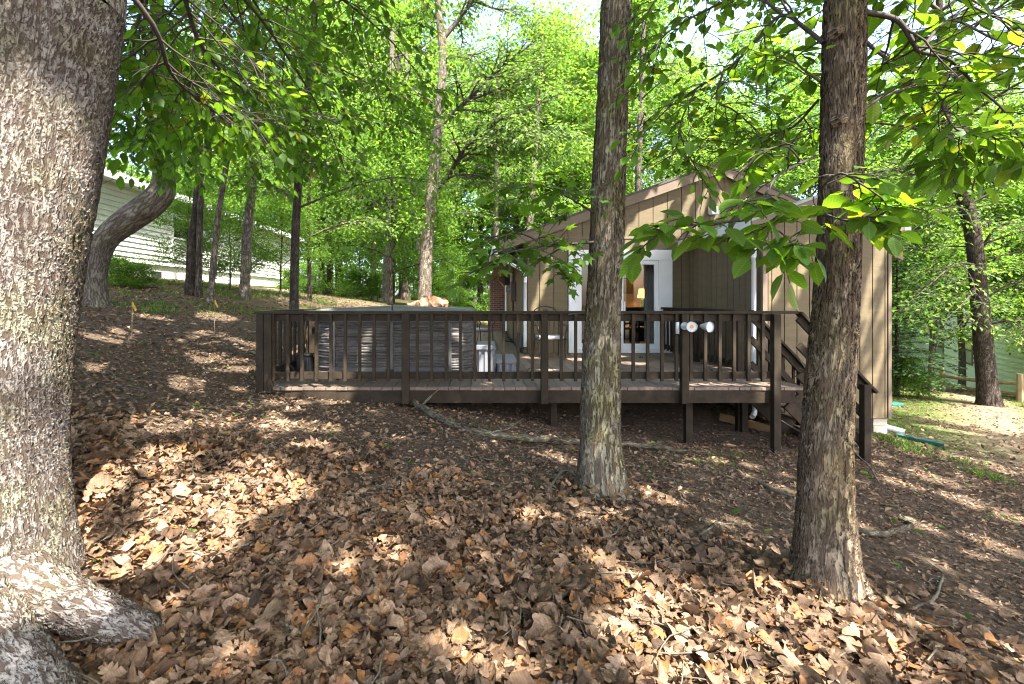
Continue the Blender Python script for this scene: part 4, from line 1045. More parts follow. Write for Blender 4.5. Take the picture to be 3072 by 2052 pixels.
# the small conifer by the house corner
x, y = at(2690, 1150, 13.5)[:2]; z0 = float(gz(x, y))
root = thing("conifer", "small dark feathery conifer beside the right corner of the tan house", "tree", (x, y, z0))
wd = MB(); wd.tube(catmull([(x, y, z0 - .1), (x, y, z0 + 2), (x + .03, y, z0 + 4.6)], 12), np.linspace(.07, .01, 12), 8, caps=False)
bg = []
rc = np.random.default_rng(3)
for k in range(75):
    u = (k + .5) / 75; zz = z0 + .5 + 4.0 * u; a = k * 2.4; ln = 1.35 * (1 - u) ** .8 + .12
    d = np.array([math.cos(a), math.sin(a), .12]); e = np.array([x, y, zz]) + d * ln + (0, 0, -.22 * ln)
    Q = catmull([(x, y, zz), np.array([x, y, zz]) + d * ln * .5, e], 7); wd.tube(Q, np.linspace(.014, .003, 7), 4, caps=False)
    m = int(70 * ln) + 20
    t = rc.random(m) ** .7 * 6; i = np.minimum(t.astype(int), 5); P = Q[i] + (Q[i + 1] - Q[i]) * (t - i)[:, None]
    sd = np.array([-d[1], d[0], 0]) * np.where(rc.random(m) < .5, 1, -1)[:, None]
    P = P + sd * rc.random((m, 1)) * .22 * ln
    bg.append((P, sd + d * .8 + rc.normal(size=(m, 3)) * .25 + (0, 0, -.25), np.array([0, 0, 1]) + rc.normal(size=(m, 3)) * .25, rc.uniform(.08, .16, m)))
wd.build("trunk", M['bark_dark'], root, True)
cm = MB(); bag_mesh(cm, (T_QUAD[0] * np.array([1, .8, 1]), T_QUAD[1]), bg); cm.build("foliage", M['leaf_conifer'], root)

# ------------------------------------------------------------------ the tan house
def boards(mb, p0, d, nv, length, spacing, zb, zt, thick=.014, gap=.014, skip=None, phase=0.0):
    """vertical grooved siding: boards along direction d, face normal nv, between zb(s) and zt(s)"""
    p0 = np.asarray(p0, float); d = np.asarray(d, float); nv = np.asarray(nv, float)
    e = np.unique(np.concatenate([[0, length], np.arange(phase, length, spacing)])); e = e[(e >= 0) & (e <= length)]
    for a, b in zip(e[:-1], e[1:]):
        if b - a < gap * 1.5: continue
        parts = [(zb((a + b) / 2), None)] if skip is None else skip((a + b) / 2, zb((a + b) / 2))
        for z0, z1 in parts:
            s0, s1 = a + gap / 2, b - gap / 2
            t0, t1 = (zt(s0), zt(s1)) if z1 is None else (z1, z1)
            q = [p0 + d * s0 + (0, 0, z0), p0 + d * s1 + (0, 0, z0), p0 + d * s1 + (0, 0, t1), p0 + d * s0 + (0, 0, t0)]
            mb.poly(q, nv * thick)

HY, HX0, RX, RZ = 10.4, 1.02, 5.09, 4.42
def roofz(x): return RZ - (.356 * (RX - x) if x < RX else .475 * (x - RX))
house = thing("house", "tan house with vertical board siding, low gable roof and white sliding door behind the deck", "house", (4.5, HY, -.3))
wb = MB()
def mskip(s, z):
    x = HX0 + s
    if 1.9 < x < 4.12: return [(2.6, None)]
    return [(-.3, 2.86), (2.875, None)]
boards(wb, (HX0, HY, 0), (1, 0, 0), (0, -1, 0), 7.68, .305, lambda s: -.3, lambda s: roofz(HX0 + s) - .17, skip=mskip, phase=.26)
boards(wb, (HX0, HY + 8.2, 0), (0, -1, 0), (-1, 0, 0), 8.2, .203, lambda s: .2, lambda s: roofz(HX0) - .17)
wall = wb.build("wall", M['siding'], house)
bk = MB()
def bquad(*p): bk.add(p, [[tuple(range(len(p)))]])
zl = lambda x: roofz(x) - .17
yb = HY + .004
bquad((HX0, yb, -.3), (1.9, yb, -.3), (1.9, yb, zl(1.9)), (HX0, yb, zl(HX0)))
bquad((1.9, yb, 2.6), (4.12, yb, 2.6), (4.12, yb, zl(4.12)), (1.9, yb, zl(1.9)))
bquad((1.9, yb, -.3), (4.12, yb, -.3), (4.12, yb, .385), (1.9, yb, .385))
bquad((4.12, yb, -.3), (8.7, yb, -.3), (8.7, yb, zl(8.7)), (RX, yb, zl(RX)), (4.12, yb, zl(4.12)))
bquad((HX0 + .004, yb, -.3), (HX0 + .004, yb + 8.2, -.3), (HX0 + .004, yb + 8.2, zl(HX0)), (HX0 + .004, yb, zl(HX0)))
bquad((8.7, yb, -.5), (8.7, yb + 9, -.5), (8.7, yb + 9, zl(8.7)), (8.7, yb, zl(8.7)))
bquad((HX0, yb + 9, -.3), (8.7, yb + 9, -.3), (8.7, yb + 9, zl(8.7)), (RX, yb + 9, zl(RX)), (HX0, yb + 9, zl(HX0)))
bk.build("groove_backing", M['groove'], wall)
tr = MB()
tr.box(1.6, 1.895, HY - .03, HY - .015, 2.845, 2.885); tr.box(1.905, 4.45, HY - .03, HY - .015, 2.845, 2.885)
tr.build("wall_joint", M['trim_brown'], wall)
y0r, y1r = HY - .16, HY + 9.2
for nm, xa, xb in (("roof", .36, RX), ("roof", RX, 8.98)):
    m = MB(); a, b = roofz(xa), roofz(xb)
    m.poly([(xa, y0r, a), (xb, y0r, b), (xb, y0r, b + .045), (xa, y0r, a + .045)], (0, y1r - y0r, 0)); ro = m.build(nm, M['shingle'], house)
    f = MB(); f.poly([(xa, y0r + .015, a - .20), (xb, y0r + .015, b - .20), (xb, y0r + .015, b - .003), (xa, y0r + .015, a - .003)], (0, .035, 0)); f.build("rake_board", M['trim_brown'], ro)
    s = MB(); s.poly([(xa, y0r + .053, a - .16), (xb, y0r + .053, b - .16), (xb, y0r + .053, b - .135), (xa, y0r + .053, a - .135)], (0, .2, 0)); s.build("soffit", M['siding'], ro)
m = MB(); m.box(.40, HX0, HY + .2, HY + 8.6, 2.42, 2.45); m.build("eave_soffit", M['trim_brown'], house)
m = MB(); m.box(.27, .36, y0r + .02, y1r - .5, 2.58, 2.70); m.build("gutter", M['white'], house)
m = MB(); m.tube(catmull([(.35, HY - .06, 2.56), (.38, HY - .06, 2.46), (.70, HY - .07, 2.28), (.90, HY - .07, 2.17), (.965, HY - .07, 2.05), (.965, HY - .07, 1.9)], 22), .036, 10); m.tube([(.965, HY - .07, 1.905), (.965, HY - .07, .52)], .036, 10)
m.build("downspout", M['white'], house, True)
m = MB(); m.tube([(.965, HY - .07, .52), (.96, HY - .1, .395)], .045, 10); m.build("downspout_boot", M['meter'], house, True)
# brick chimney breast at the far end, conduit and meter box on the side wall
m = MB(); m.box(.36, 1.0, 17.95, 18.5, .1, 2.44); m.build("brick_pier", M['brick'], house)
m = MB(); m.tube([(.93, 17.2, 2.3), (.93, 17.2, .45)], .045, 8); m.build("rear_downspout", M['white'], house, True)
m = MB(); m.box(.86, .996, 13.4, 13.75, 1.5, 2.05); mb_ = m.build("meter_box", M['meter'], house, bevel=.01)
m = MB(); m.tube([(.93, 13.57, 1.5), (.93, 13.57, .4)], .028, 8); m.tube([(.93, 13.57, 2.05), (.93, 13.57, 2.42)], .028, 8); m.build("conduit", M['meter'], mb_, True)
m = MB(); m.tube([(.93, 14.2, 1.84), (.80, 14.2, 1.84)], .09, 16); m.tube([(.80, 14.2, 1.84), (.76, 14.2, 1.84)], .07, 16); m.box(.9, .996, 14.05, 14.35, 1.55, 2.3); m.build("electric_meter", M['grey_metal'], house)
m = MB(); m.box(.82, .995, 16.3, 16.45, 2.05, 2.3); m.tube([(.87, 16.37, 2.3), (.87, 16.37, 2.36)], [.06, .01], 8); m.build("wall_lantern", M['black'], house)
m = MB(); m.tube([(1.16 - .3, HY - .02, 2.43), (1.16 - .3, HY - .07, 2.43)], .055, 18); m.tube([(.86, HY - .07, 2.43), (.86, HY - .09, 2.42)], [.035, .02], 14); m.build("eave_lamp", M['grey_metal'], house, True)
# small white vent hood on the gable
p = at(2135, 640, HY)
m = MB(); m.poly([(p[0] - .09, HY - .02, p[2] - .02), (p[0] + .09, HY - .02, p[2] - .02), (p[0] + .09, HY - .02, p[2] + .14), (p[0] - .09, HY - .02, p[2] + .14)], (0, -.04, 0))
m.poly([(p[0] - .08, HY - .06, p[2] + .13), (p[0] - .08, HY - .17, p[2] + .02), (p[0] - .08, HY - .17, p[2] - .05), (p[0] - .08, HY - .06, p[2] - .05)], (.16, 0, 0)); m.build("vent_hood", M['white'], house)
p = at(2202, 625, HY); m = MB(); m.tube([(p[0], HY - .016, p[2]), (p[0], HY - .04, p[2])], .05, 16); m.build("junction_cover", M['meter'], house, True)
# white sliding door
dr = MB(); fx0, fx1, fz0, fz1 = 1.9, 4.12, .395, 2.6
dr.box(fx0, fx0 + .20, HY - .06, HY + .03, fz0, 2.38); dr.box(fx1 - .30, fx1, HY - .06, HY + .03, fz0, 2.38); dr.box(fx0, fx1, HY - .075, HY + .03, 2.383, fz1); dr.box(fx0 + .203, fx1 - .303, HY - .05, HY + .03, fz0, .47)
door = dr.build("sliding_door", M['white'], house, bevel=.006)
xm = (fx0 + fx1) / 2 + .02
for i, (a, b, yy) in enumerate(((fx0 + .203, xm + .04, HY + .005), (xm - .04, fx1 - .303, HY - .045))):
    m = MB(); z0, z1 = .473, 2.378
    m.box(a, a + .085, yy, yy + .04, z0, z1); m.box(b - .085, b, yy, yy + .04, z0, z1); m.box(a + .085, b - .085, yy, yy + .04, z1 - .09, z1); m.box(a + .085, b - .085, yy, yy + .04, z0, z0 + .12)
    sash = m.build("door_sash", M['white'], door, bevel=.004)
    m = MB(); m.add([(a + .08, yy + .02, z0 + .11), (b - .08, yy + .02, z0 + .11), (b - .08, yy + .02, z1 - .08), (a + .08, yy + .02, z1 - .08)], [[(0, 1, 2, 3)]])
    m.build("door_glass", M['glass'], house)
m = MB(); m.box(xm + .05, xm + .075, HY - .085, HY - .046, 1.25, 1.5); m.build("door_handle", M['white'], door)
# the room behind the glass
m = MB()
for q in ([(1.1, 10.45, .37), (7.6, 10.45, .37), (7.6, 14.6, .37), (1.1, 14.6, .37)],): m.add(q, [[(0, 1, 2, 3)]])
m.build("room_floor", M['floor_wood'], house)
m = MB(); m.add([(1.1, 14.6, .37), (7.6, 14.6, .37), (7.6, 14.6, 2.75), (1.1, 14.6, 2.75), (1.1, 10.45, .37), (1.1, 10.45, 2.75), (7.6, 10.45, .37), (7.6, 10.45, 2.75)], [[(0, 1, 2, 3), (4, 0, 3, 5), (1, 6, 7, 2), (3, 2, 7, 5)]])
m.build("room_wall", M['interior'], house)
# right-hand projection
PXL, PXR, PY_, PB = 4.51, 6.53, 7.7, -.36
ridge = 5.44; prz = lambda x: 3.18 - .36 * abs(x - ridge)
wb = MB()
boards(wb, (PXL + .07, PY_, 0), (1, 0, 0), (0, -1, 0), PXR - PXL - .12, .2, lambda s: PB, lambda s: prz(PXL + s) - .16, phase=.06)
pw = wb.build("wing_wall", M['siding'], house)
wb = MB(); boards(wb, (PXL, HY - .02, 0), (0, -1, 0), (-1, 0, 0), HY - PY_ - .06, .2, lambda s: PB, lambda s: prz(PXL) - .16, gap=.013)
wb.box(PXL - .018, PXL - .014, PY_ + .1, HY - .05, 1.985, 2.0)
wb.build("wing_side_wall", M['siding_fine'], house)
m = MB(); m.box(PXL - .014, PXL + .06, PY_ - .022, PY_ + .06, PB, prz(PXL) - .16); m.build("corner_board", M['trim_brown'], pw); m = MB(); m.box(PXR - .04, PXR + .012, PY_ - .022, PY_ + .05, PB, prz(PXR) - .14); m.build("corner_board", M['trim_brown'], pw)
m = MB(); m.box(PXR + .014, PXR + .022, PY_ - .01, HY, PB, prz(PXR) - .2); m.build("white_edge", M['white'], pw)
bk = MB(); yb = PY_ + .004
bquad((PXL + .03, yb, PB), (PXR, yb, PB), (PXR, yb, prz(PXR) - .16), (ridge, yb, prz(ridge) - .16), (PXL + .03, yb, prz(PXL) - .16))
bquad((PXL + .004, yb, PB), (PXL + .004, HY, PB), (PXL + .004, HY, prz(PXL) - .16), (PXL + .004, yb, prz(PXL) - .16))
bquad((PXR, yb, PB), (PXR, HY, PB), (PXR, HY, prz(PXR) - .16), (PXR, yb, prz(PXR) - .16))
bquad((PXL, yb, PB + .01), (PXR, yb, PB + .01), (PXR, HY, PB + .01), (PXL, HY, PB + .01))
bk.build("wing_backing", M['groove'], pw)
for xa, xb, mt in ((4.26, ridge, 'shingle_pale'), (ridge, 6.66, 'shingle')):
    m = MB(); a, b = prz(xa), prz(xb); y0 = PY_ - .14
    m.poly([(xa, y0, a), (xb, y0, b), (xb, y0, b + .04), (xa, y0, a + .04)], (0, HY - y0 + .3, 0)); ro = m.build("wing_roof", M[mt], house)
    f = MB(); f.poly([(xa, y0 + .012, a - .16), (xb, y0 + .012, b - .16), (xb, y0 + .012, b - .003), (xa, y0 + .012, a - .003)], (0, .03, 0)); f.build("rake_board", M['trim_brown'], ro)
m = MB(); m.box(4.24, 4.258, PY_ - .10, HY + .0, prz(4.26) - .1, prz(4.26) + .03); m.box(4.262, PXL - .02, PY_ - .09, HY - .02, prz(4.26) - .1, prz(4.26) - .08); m.build("eave_board", M['white'], house)
m = MB(); m.box(6.665, 6.78, PY_ - .1, HY, prz(6.66) - .12, prz(6.66) - .01); m.tube(catmull([(6.7, PY_ + .25, prz(6.66) - .12), (6.68, PY_ + .25, 2.55), (6.6, PY_ + .25, 2.42), (6.58, PY_ + .25, 2.2)], 12), .04, 8); m.tube([(6.59, PY_ + .25, 2.21), (6.59, PY_ + .25, -.5)], .04, 8); m.build("wing_gutter", M['white'], house)
m = MB(); X0 = 4.42
m.tube(catmull([(4.25, PY_ + .1, 2.66), (4.34, PY_ + .1, 2.55), (X0, PY_ + .1, 2.42), (X0, PY_ + .1, 2.2)], 12), .038, 10); m.tube([(X0, PY_ + .1, 2.205), (X0, PY_ + .1, -.12)], .038, 10)
m.tube(catmull([(X0, PY_ + .1, -.115), (X0, PY_ + .08, -.2), (X0 - .06, PY_ - .02, -.27), (X0 - .14, PY_ - .1, -.32)], 10), .038, 10); m.build("wing_downspout", M['white'], house, True)
m = MB(); gp = float(gz(6.35, 7.9)) - .1; m.box(6.14, 6.28, 7.9, 8.2, gp, PB); m.build("wing_pier", M['meter'], house)
m = MB()
for k in range(4): m.box(6.30 + .003 * (k % 2), 6.52, 7.74, 8.05, gp + k * .115, min(gp + k * .115 + .108, PB - .002))
m.build("brick_footing", M['foundation'], house)
m = MB(); gb = -.9; m.box(HX0 + .1, 4.4, HY + .02, HY + .1, gb, -.3); m.build("foundation", M['groove'], house)

# things in the room
t = thing("picture_frame", "dark framed picture on the room wall seen through the sliding door", "picture", at(1880, 857, 14.55))
p = at(1880, 857, 14.58); m = MB(); m.box(p[0] - .17, p[0] + .17, 14.545, 14.58, p[2] - .24, p[2] + .24); m.build("frame", M['dark_wood'], t)
m = MB(); m.box(p[0] - .14, p[0] + .14, 14.535, 14.543, p[2] - .21, p[2] + .21); m.build("picture", simple("faded_print", (.12, .13, .07), .6, .6, 9), t)
p = at(1925, 960, 13.9); cab = thing("cabinet", "dark cabinet under the lit lamp inside the room", "cabinet", (p[0], 13.95, .37))
m = MB(); m.box(p[0] - .28, p[0] + .28, 13.75, 14.2, .372, 1.2); m.build("carcass", M['dark_wood'], cab, bevel=.008)
m = MB(); m.box(p[0] - .26, p[0] - .01, 13.735, 13.748, .45, 1.15); m.build("door", M['dark_wood'], cab); m = MB(); m.box(p[0] + .01, p[0] + .26, 13.735, 13.748, .45, 1.15); m.build("door", M['dark_wood'], cab)
p = at(1928, 880, 13.9); lp = thing("table_lamp", "lit lamp with an orange shade seen through the sliding door", "lamp", (p[0], 13.9, 1.2))
m = MB(); m.tube([(p[0], 13.9, 1.201), (p[0], 13.9, 1.23), (p[0], 13.9, 1.26), (p[0], 13.9, 1.45), (p[0], 13.9, 1.58)], [.07, .07, .03, .045, .015], 14); m.build("base", M['green_plastic'], lp, True)
m = MB(); m.tube([(p[0], 13.9, p[2] - .13), (p[0], 13.9, p[2] + .13)], [.15, .10], 20, caps=False); m.build("lamp_shade", M['glow'], lp, True)
ll = bpy.data.lights.new("lamp_bulb", 'POINT'); ll.energy = 5; ll.color = (1, .86, .7); ll.shadow_soft_size = .06
lo2 = bpy.data.objects.new("lamp_bulb", ll); COL.objects.link(lo2); lo2.parent = lp; lo2.location = (0, -.0, p[2] - 1.2)
def dining_chair(x, y, rz, label):
    c = thing("dining_chair", label, "chair", (0, 0, 0), "dining chairs in the room")
    m = MB(); m.box(-.22, .22, -.22, .22, .42, .46); m.build("seat", M['dark_wood'], c, bevel=.01)
    for sx in (-1, 1):
        m = MB(); m.bar((sx * .2, -.2, 0), (sx * .2, -.2, .42), .035, .035); m.build("leg", M['dark_wood'], c)
        m = MB(); m.bar((sx * .2, .2, 0), (sx * .2, .24, .98), .035, .035); m.build("leg", M['dark_wood'], c)
    m = MB(); m.box(-.18, .18, .215, .235, .78, .98); m.box(-.18, .18, .205, .225, .55, .6); m.build("backrest", M['dark_wood'], c)
    c.location = (x, y, .372); c.rotation_euler = (0, 0, rz)
p = at(1882, 1000, 12.3); dining_chair(p[0], 12.3, math.pi + .2, "dark dining chair nearer the middle trunk inside the glass door")
p = at(1905, 1000, 12.7); dining_chair(p[0] + .25, 12.7, math.pi - .3, "dark dining chair just below the lit lamp inside the glass door")
p = at(1965, 900, 11.0)
m = MB()
for k in range(7): m.tube([(p[0] - .2 + k * .07, 11.0 + .02 * (k % 2), .4), (p[0] - .2 + k * .07, 11.0 + .02 * (k % 2), 2.6)], .045, 8)
tag(m.build("curtain", M['curtain'], None, True), "pale curtain gathered at the right side of the sliding door", "curtain")

# ------------------------------------------------------------------ deck
deck = thing("deck", "low dark brown wooden deck with balustrade and side steps before the tan house", "deck", (.6, 6.25, DZ))
m = MB(); rd = np.random.default_rng(8)
x = DX0 + .03
while x < DX1 + .02:
    m.box(x, x + .138, DY0 - .012 + rd.normal() * .003, HY - .018 if x < 4.3 else HY, DZ - .038, DZ + rd.normal() * .001); x += .1445
x = -1.0
while x < HX0 - .16:
    m.box(x, x + .138, HY - .012, 19.3, DZ - .038, DZ + rd.normal() * .001); x += .1445
m.build("decking", M['decking'], deck)
m = MB(); m.box(DX0, DX1, DY0, DY0 + .04, .185, DZ - .041); m.box(DX0, DX0 + .04, DY0 + .042, HY - .1, .2, DZ - .041); m.box(DX1 - .04, DX1, DY0 + .042, HY - .3, .185, DZ - .041); m.build("fascia", M['stain'], deck, bevel=.004)
m = MB()
for x in np.arange(DX0 + .5, DX1, .6): m.box(x, x + .04, DY0 + .05, HY - .1, .2, DZ - .041)
m.build("joists", M['stain'], deck)
def post(x, y, z0, z1, s=.092, name="post", par=None):
    m = MB(); m.box(x - s / 2, x + s / 2, y - s / 2, y + s / 2, z0, z1); return m.build(name, M['stain'], par or deck, bevel=.006)
CAPZ = 1.375
FY = DY0 - .05
fxs = [(792 - PX0) / FP * 6.2, (1217 - PX0) / FP * 6.2, (1633 - PX0) / FP * 6.2, (2053 - PX0) / FP * 6.2, (2327 - PX0) / FP * 6.2]
for i, x in enumerate(fxs):
    post(x + (.06 if i == 0 else 0), FY, (.19 if i else .33) if i < 4 else float(gz(x, FY)) - .1, CAPZ - .04)
post(fxs[0] - .045, FY + .02, .33, CAPZ - .04)
for x, y in (((1660 - PX0) / FP * 6.75, 6.75), ((2064 - PX0) / FP * 6.6, 6.6), (-1.0, 6.75), (DX1 - .1, 7.3), (1.2, 8.8), (3.2, 8.8)):
    post(x, y, float(gz(x, y)) - .3, .2, name="support_post")
# railing runs: cap, upper and lower rail, balusters (each its own sub-part)
def railing(a, b, out, n_gap=.185, z=DZ, sl=0.0, cap_ext=(.06, .06), skip=()):
    """straight run from a to b (x,y); out = side on which balusters sit; sl = drop per metre along the run"""
    a = np.array([*a, 0.]); b = np.array([*b, 0.]); L = np.linalg.norm(b - a); t = (b - a) / L; o = np.array([*out, 0.])
    P = lambda s, zz, off=0: a + t * s + o * off + np.array([0, 0, zz - sl * s])
    m = MB(); m.bar(P(-cap_ext[0], CAPZ - .018), P(L + cap_ext[1], CAPZ - .018), .142, .036)
    rl = m.build("railing", M['stain'], deck, bevel=.005)
    m = MB(); m.bar(P(0, CAPZ - .085), P(L, CAPZ - .085), .038, .09); m.build("upper_rail", M['stain'], rl, bevel=.003)
    m = MB(); m.bar(P(0, z + .155), P(L, z + .155), .038, .088); m.build("lower_rail", M['stain'], rl, bevel=.003)
    s = n_gap * .62
    while s < L - .05:
        if not any(abs(s - q) < .075 for q in skip):
            m = MB(); m.bar(P(s, z + .085, .0385), P(s, CAPZ - .04, .0385), .037, .037, up=t); m.build("baluster", M['stain'], rl)
        s += n_gap
    return rl
railing((fxs[0], DY0 + .0), (fxs[-1] + .02, DY0 + .0), (0, -1), skip=[f - fxs[0] for f in fxs], cap_ext=(.12, .26))
railing((DX0 + .03, DY0 + .09), (DX0 + .03, HY - .4), (-1, 0), cap_ext=(0, .05))
post(DX0 + .08, 8.1, DZ, CAPZ - .04); post(DX0 + .08, 9.9, DZ, CAPZ - .04)
railing((3.93, HY - .08), (3.93, 7.42), (-1, 0), cap_ext=(0, .1))
post(3.95, 7.36, -.5, CAPZ - .04); post(3.99, 8.9, DZ, CAPZ - .04)
# steps down to the right
SX0, SX1, slope = 4.1, 4.93, 1.06
for yy, sgn in ((DY0 + .0, -1), (7.36, 1)):
    m = MB(); a = np.array([SX0 + .02, yy, CAPZ - .018]); b = np.array([SX1 + .16, yy, CAPZ - .018 - slope * (SX1 + .14 - SX0)]); m.bar(a, b, .142, .036); hr = m.build("stair_railing", M['stain'], deck, bevel=.005)
    m = MB(); m.bar(a + (0, 0, -.075), b + (-.06, 0, -.04), .038, .09); m.build("upper_rail", M['stain'], hr)
    m = MB(); m.bar(a + (0, 0, -.42), b + (-.1, 0, -.34), .038, .088); m.build("middle_rail", M['stain'], hr)
    m = MB(); m.bar(a + (0, 0, -.80), b + (-.1, 0, -.72), .038, .088); m.build("lower_rail", M['stain'], hr)
    for s in (.16, .34, .52, .7):
        zt = CAPZ - .05 - slope * s
        m = MB(); m.bar((SX0 + s, yy + sgn * .0385, zt - .86), (SX0 + s, yy + sgn * .0385, zt), .037, .037, up=(1, 0, 0)); m.build("baluster", M['stain'], hr)
    zg = float(gz(SX1, yy)) - .15
    post(SX1, yy + sgn * .065, zg, CAPZ - slope * (SX1 - SX0) - .06, name="stair_post")
    m = MB(); m.bar((SX0 - .06, yy - sgn * .03, .21), (SX1 + .05, yy - sgn * .03, .21 - 1.02 * .95), .04, .26); m.build("stringer", M['stain'], deck)
for k in range(4):
    m = MB(); zt = DZ - .19 * (k + 1); m.box(SX0 + .01 + .21 * k, SX0 + .26 + .21 * k, DY0 + .07, 7.29, zt - .038, zt); m.build("tread", M['decking'], deck, bevel=.004)
# twin floodlight on the fourth front post
p = np.array([fxs[3], FY - .048, EYE - (978 - PY0) / FP * 6.15]); fl = thing("floodlight", "pale twin-headed outdoor floodlight on a front railing post", "floodlight", p)
m = MB(); m.tube([p + (-.02, .0, 0), p + (-.02, -.02, 0)], .05, 18); m.box(p[0] - .13, p[0] - .09, FY - .06, FY - .04, p[2] - .1, p[2] + .05); m.tube([p + (.0, -.025, 0), p + (.13, -.03, 0)], .017, 10); m.build("mount", M['metal_white'], fl, True)
for k, (dx, dv) in enumerate(((.025, (-.12, -1, -.02)), (.19, (.42, -.9, -.05)))):
    dv = nrm(np.array(dv)); c = p + (dx, -.035, 0)
    m = MB(); m.tube([c - dv * .02, c + dv * .015, c + dv * .06, c + dv * .115], [.02, .035, .052, .066], 22, caps=False); m.tube([c + dv * .115, c + dv * .122], [.069, .069], 22, caps=False); hd = m.build("lamp_head", M['metal_white'], fl, True)
    m = MB(); m.tube([c + dv * .1, c + dv * .105], .062, 20); m.build("lens", M['lens'], hd)
    if k == 0: m = MB(); m.tube([c + dv * .106, c + dv * .112], .022, 12); m.build("bulb", M['amber'], hd)

# ------------------------------------------------------------------ hot tub and things on the deck
TX0, TX1, TY0, TY1 = -2.45, -.09, 7.0, 9.3
tub = thing("hot_tub", "square grey hot tub with stacked-stone side panels and folding cover on the deck", "hot tub", ((TX0 + TX1) / 2, (TY0 + TY1) / 2, DZ))
def rrect(off, R=.34, nseg=10, step=.04):
    """closed rounded rectangle outline with outward normals"""
    out = []
    cx = [(TX1 - R, TY0 + R, -90), (TX1 - R, TY1 - R, 0), (TX0 + R, TY1 - R, 90), (TX0 + R, TY0 + R, 180)]
    for x, y, a0 in cx:
        for k in range(nseg + 1):
            a = math.radians(a0 + 90 * k / nseg); out.append((x + R * math.cos(a), y + R * math.sin(a), math.cos(a), math.sin(a)))
    o2 = []
    for i in range(len(out)):
        p, q = np.array(out[i]), np.array(out[(i + 1) % len(out)]); d = np.hypot(*(q - p)[:2]); n = max(1, int(d / step))
        for k in range(n): o2.append(p + (q - p) * k / n)
    o = np.array(o2); return np.c_[o[:, 0] + off * o[:, 2], o[:, 1] + off * o[:, 3]], o[:, 2:]
def ring_wall(mb, prof, jag=None):
    """sweep a profile [(z, offset)] round the tub"""
    base, nn = rrect(0); n = len(base); rows = []
    for i, (z, o) in enumerate(prof):
        oo = np.full(n, o) if jag is None else o + jag[i]
        zz = np.full(n, z)
        rows.append(np.c_[base + nn * oo[:, None], zz])
    V = np.concatenate(rows); m_ = len(prof)
    i = np.arange(m_ - 1)[:, None] * n + np.arange(n)[None]; j = np.arange(m_ - 1)[:, None] * n + (np.arange(n)[None] + 1) % n
    mb.add(V, [np.stack([i, j, j + n, i + n], -1).reshape(-1, 4)])
nper = len(rrect(0)[0]); rt = np.random.default_rng(12)
prof, jag = [], []; z = DZ + .06
while z < 1.20:
    h = rt.uniform(.03, .055)
    blk = np.zeros(nper); k = 0
    while k < nper:
        ln = rt.integers(3, 12); blk[k:k + ln] = rt.uniform(.003, .045); k += ln
    blk = blk + rt.normal(size=nper) * .003
    for zz, f in ((z + .003, .15), (z + .010, .85), (z + h - .012, 1.0), (z + h - .004, .5)): prof.append((zz, -.03)); jag.append(blk * f)
    z += h
m = MB(); ring_wall(m, prof, jag); m.build("side_panel", M['tub'], tub)
m = MB(); ring_wall(m, [(DZ + .005, .0), (DZ + .05, .01), (DZ + .062, -.03)]); m.build("base_trim", M['tub_trim'], tub, True)
m = MB(); ring_wall(m, [(1.19, -.03), (1.195, .012), (1.27, .016), (1.285, .03), (1.325, .03), (1.33, -.02)]); m.build("rim", M['tub_trim'], tub)
m = MB()
for px, wd_ in ((1001, .05), (1170, .09), (1350, .045)):
    x = (px - PX0) / FP * 7.0; m.box(x - wd_ / 2, x + wd_ / 2, TY0 - .018, TY0 + .02, DZ + .06, 1.19)
m.box(-2.10, -1.35, TY0 - .015, TY0 + .02, DZ + .065, DZ + .15); m.box(-1.25, -.46, TY0 - .015, TY0 + .02, DZ + .065, DZ + .15)
m.build("door_trim", M['tub_trim'], tub, bevel=.004)
for a, b in ((TX0 - .03, (TX0 + TX1) / 2 - .008), ((TX0 + TX1) / 2 + .008, TX1 + .03)):
    n = 8; m = MB(); vs_ = []; mid = (TX0 + TX1) / 2; ys = [TY0 - .03, TY0 + .01, TY0 + .5, TY1 - .5, TY1 - .01, TY1 + .03]
    xs_ = np.linspace(a, b, n)
    G = np.array([[(x, y, 1.385 + .055 * (1 - abs(x - mid) / 1.2) - (.03 if y in (ys[0], ys[-1]) or abs(abs(x - mid) - 1.21) < .03 else 0)) for y in ys] for x in xs_]).reshape(-1, 3)
    B = G.copy(); B[:, 2] = 1.335; nv = len(ys)
    i = (np.arange(n - 1)[:, None] * nv + np.arange(nv - 1)[None]).ravel(); q = np.stack([i, i + nv, i + nv + 1, i + 1], 1)
    edge = [k for k in range(nv)] + [k * nv + nv - 1 for k in range(1, n)] + [(n - 1) * nv + k for k in range(nv - 2, -1, -1)] + [k * nv for k in range(n - 2, 0, -1)]
    e = np.array(edge); e2 = np.roll(e, -1); N0 = len(G)
    m.add(np.concatenate([G, B]), [q, q[:, ::-1] + N0, np.stack([e, e2, e2 + N0, e + N0], 1)]); cv = m.build("cover", M['vinyl'], tub, bevel=.01)
m = MB(); m.box(TX0 - .034, TX1 + .034, TY0 - .04, TY0 - .033, 1.25, 1.37); m.build("cover_skirt", M['vinyl'], tub)
m = MB(); x = (1170 - PX0) / FP * 7; m.box(x - .06, x + .06, TY0 - .03, TY0 - .0, DZ + .07, DZ + .13); m.build("drain_box", M['black'], tub)
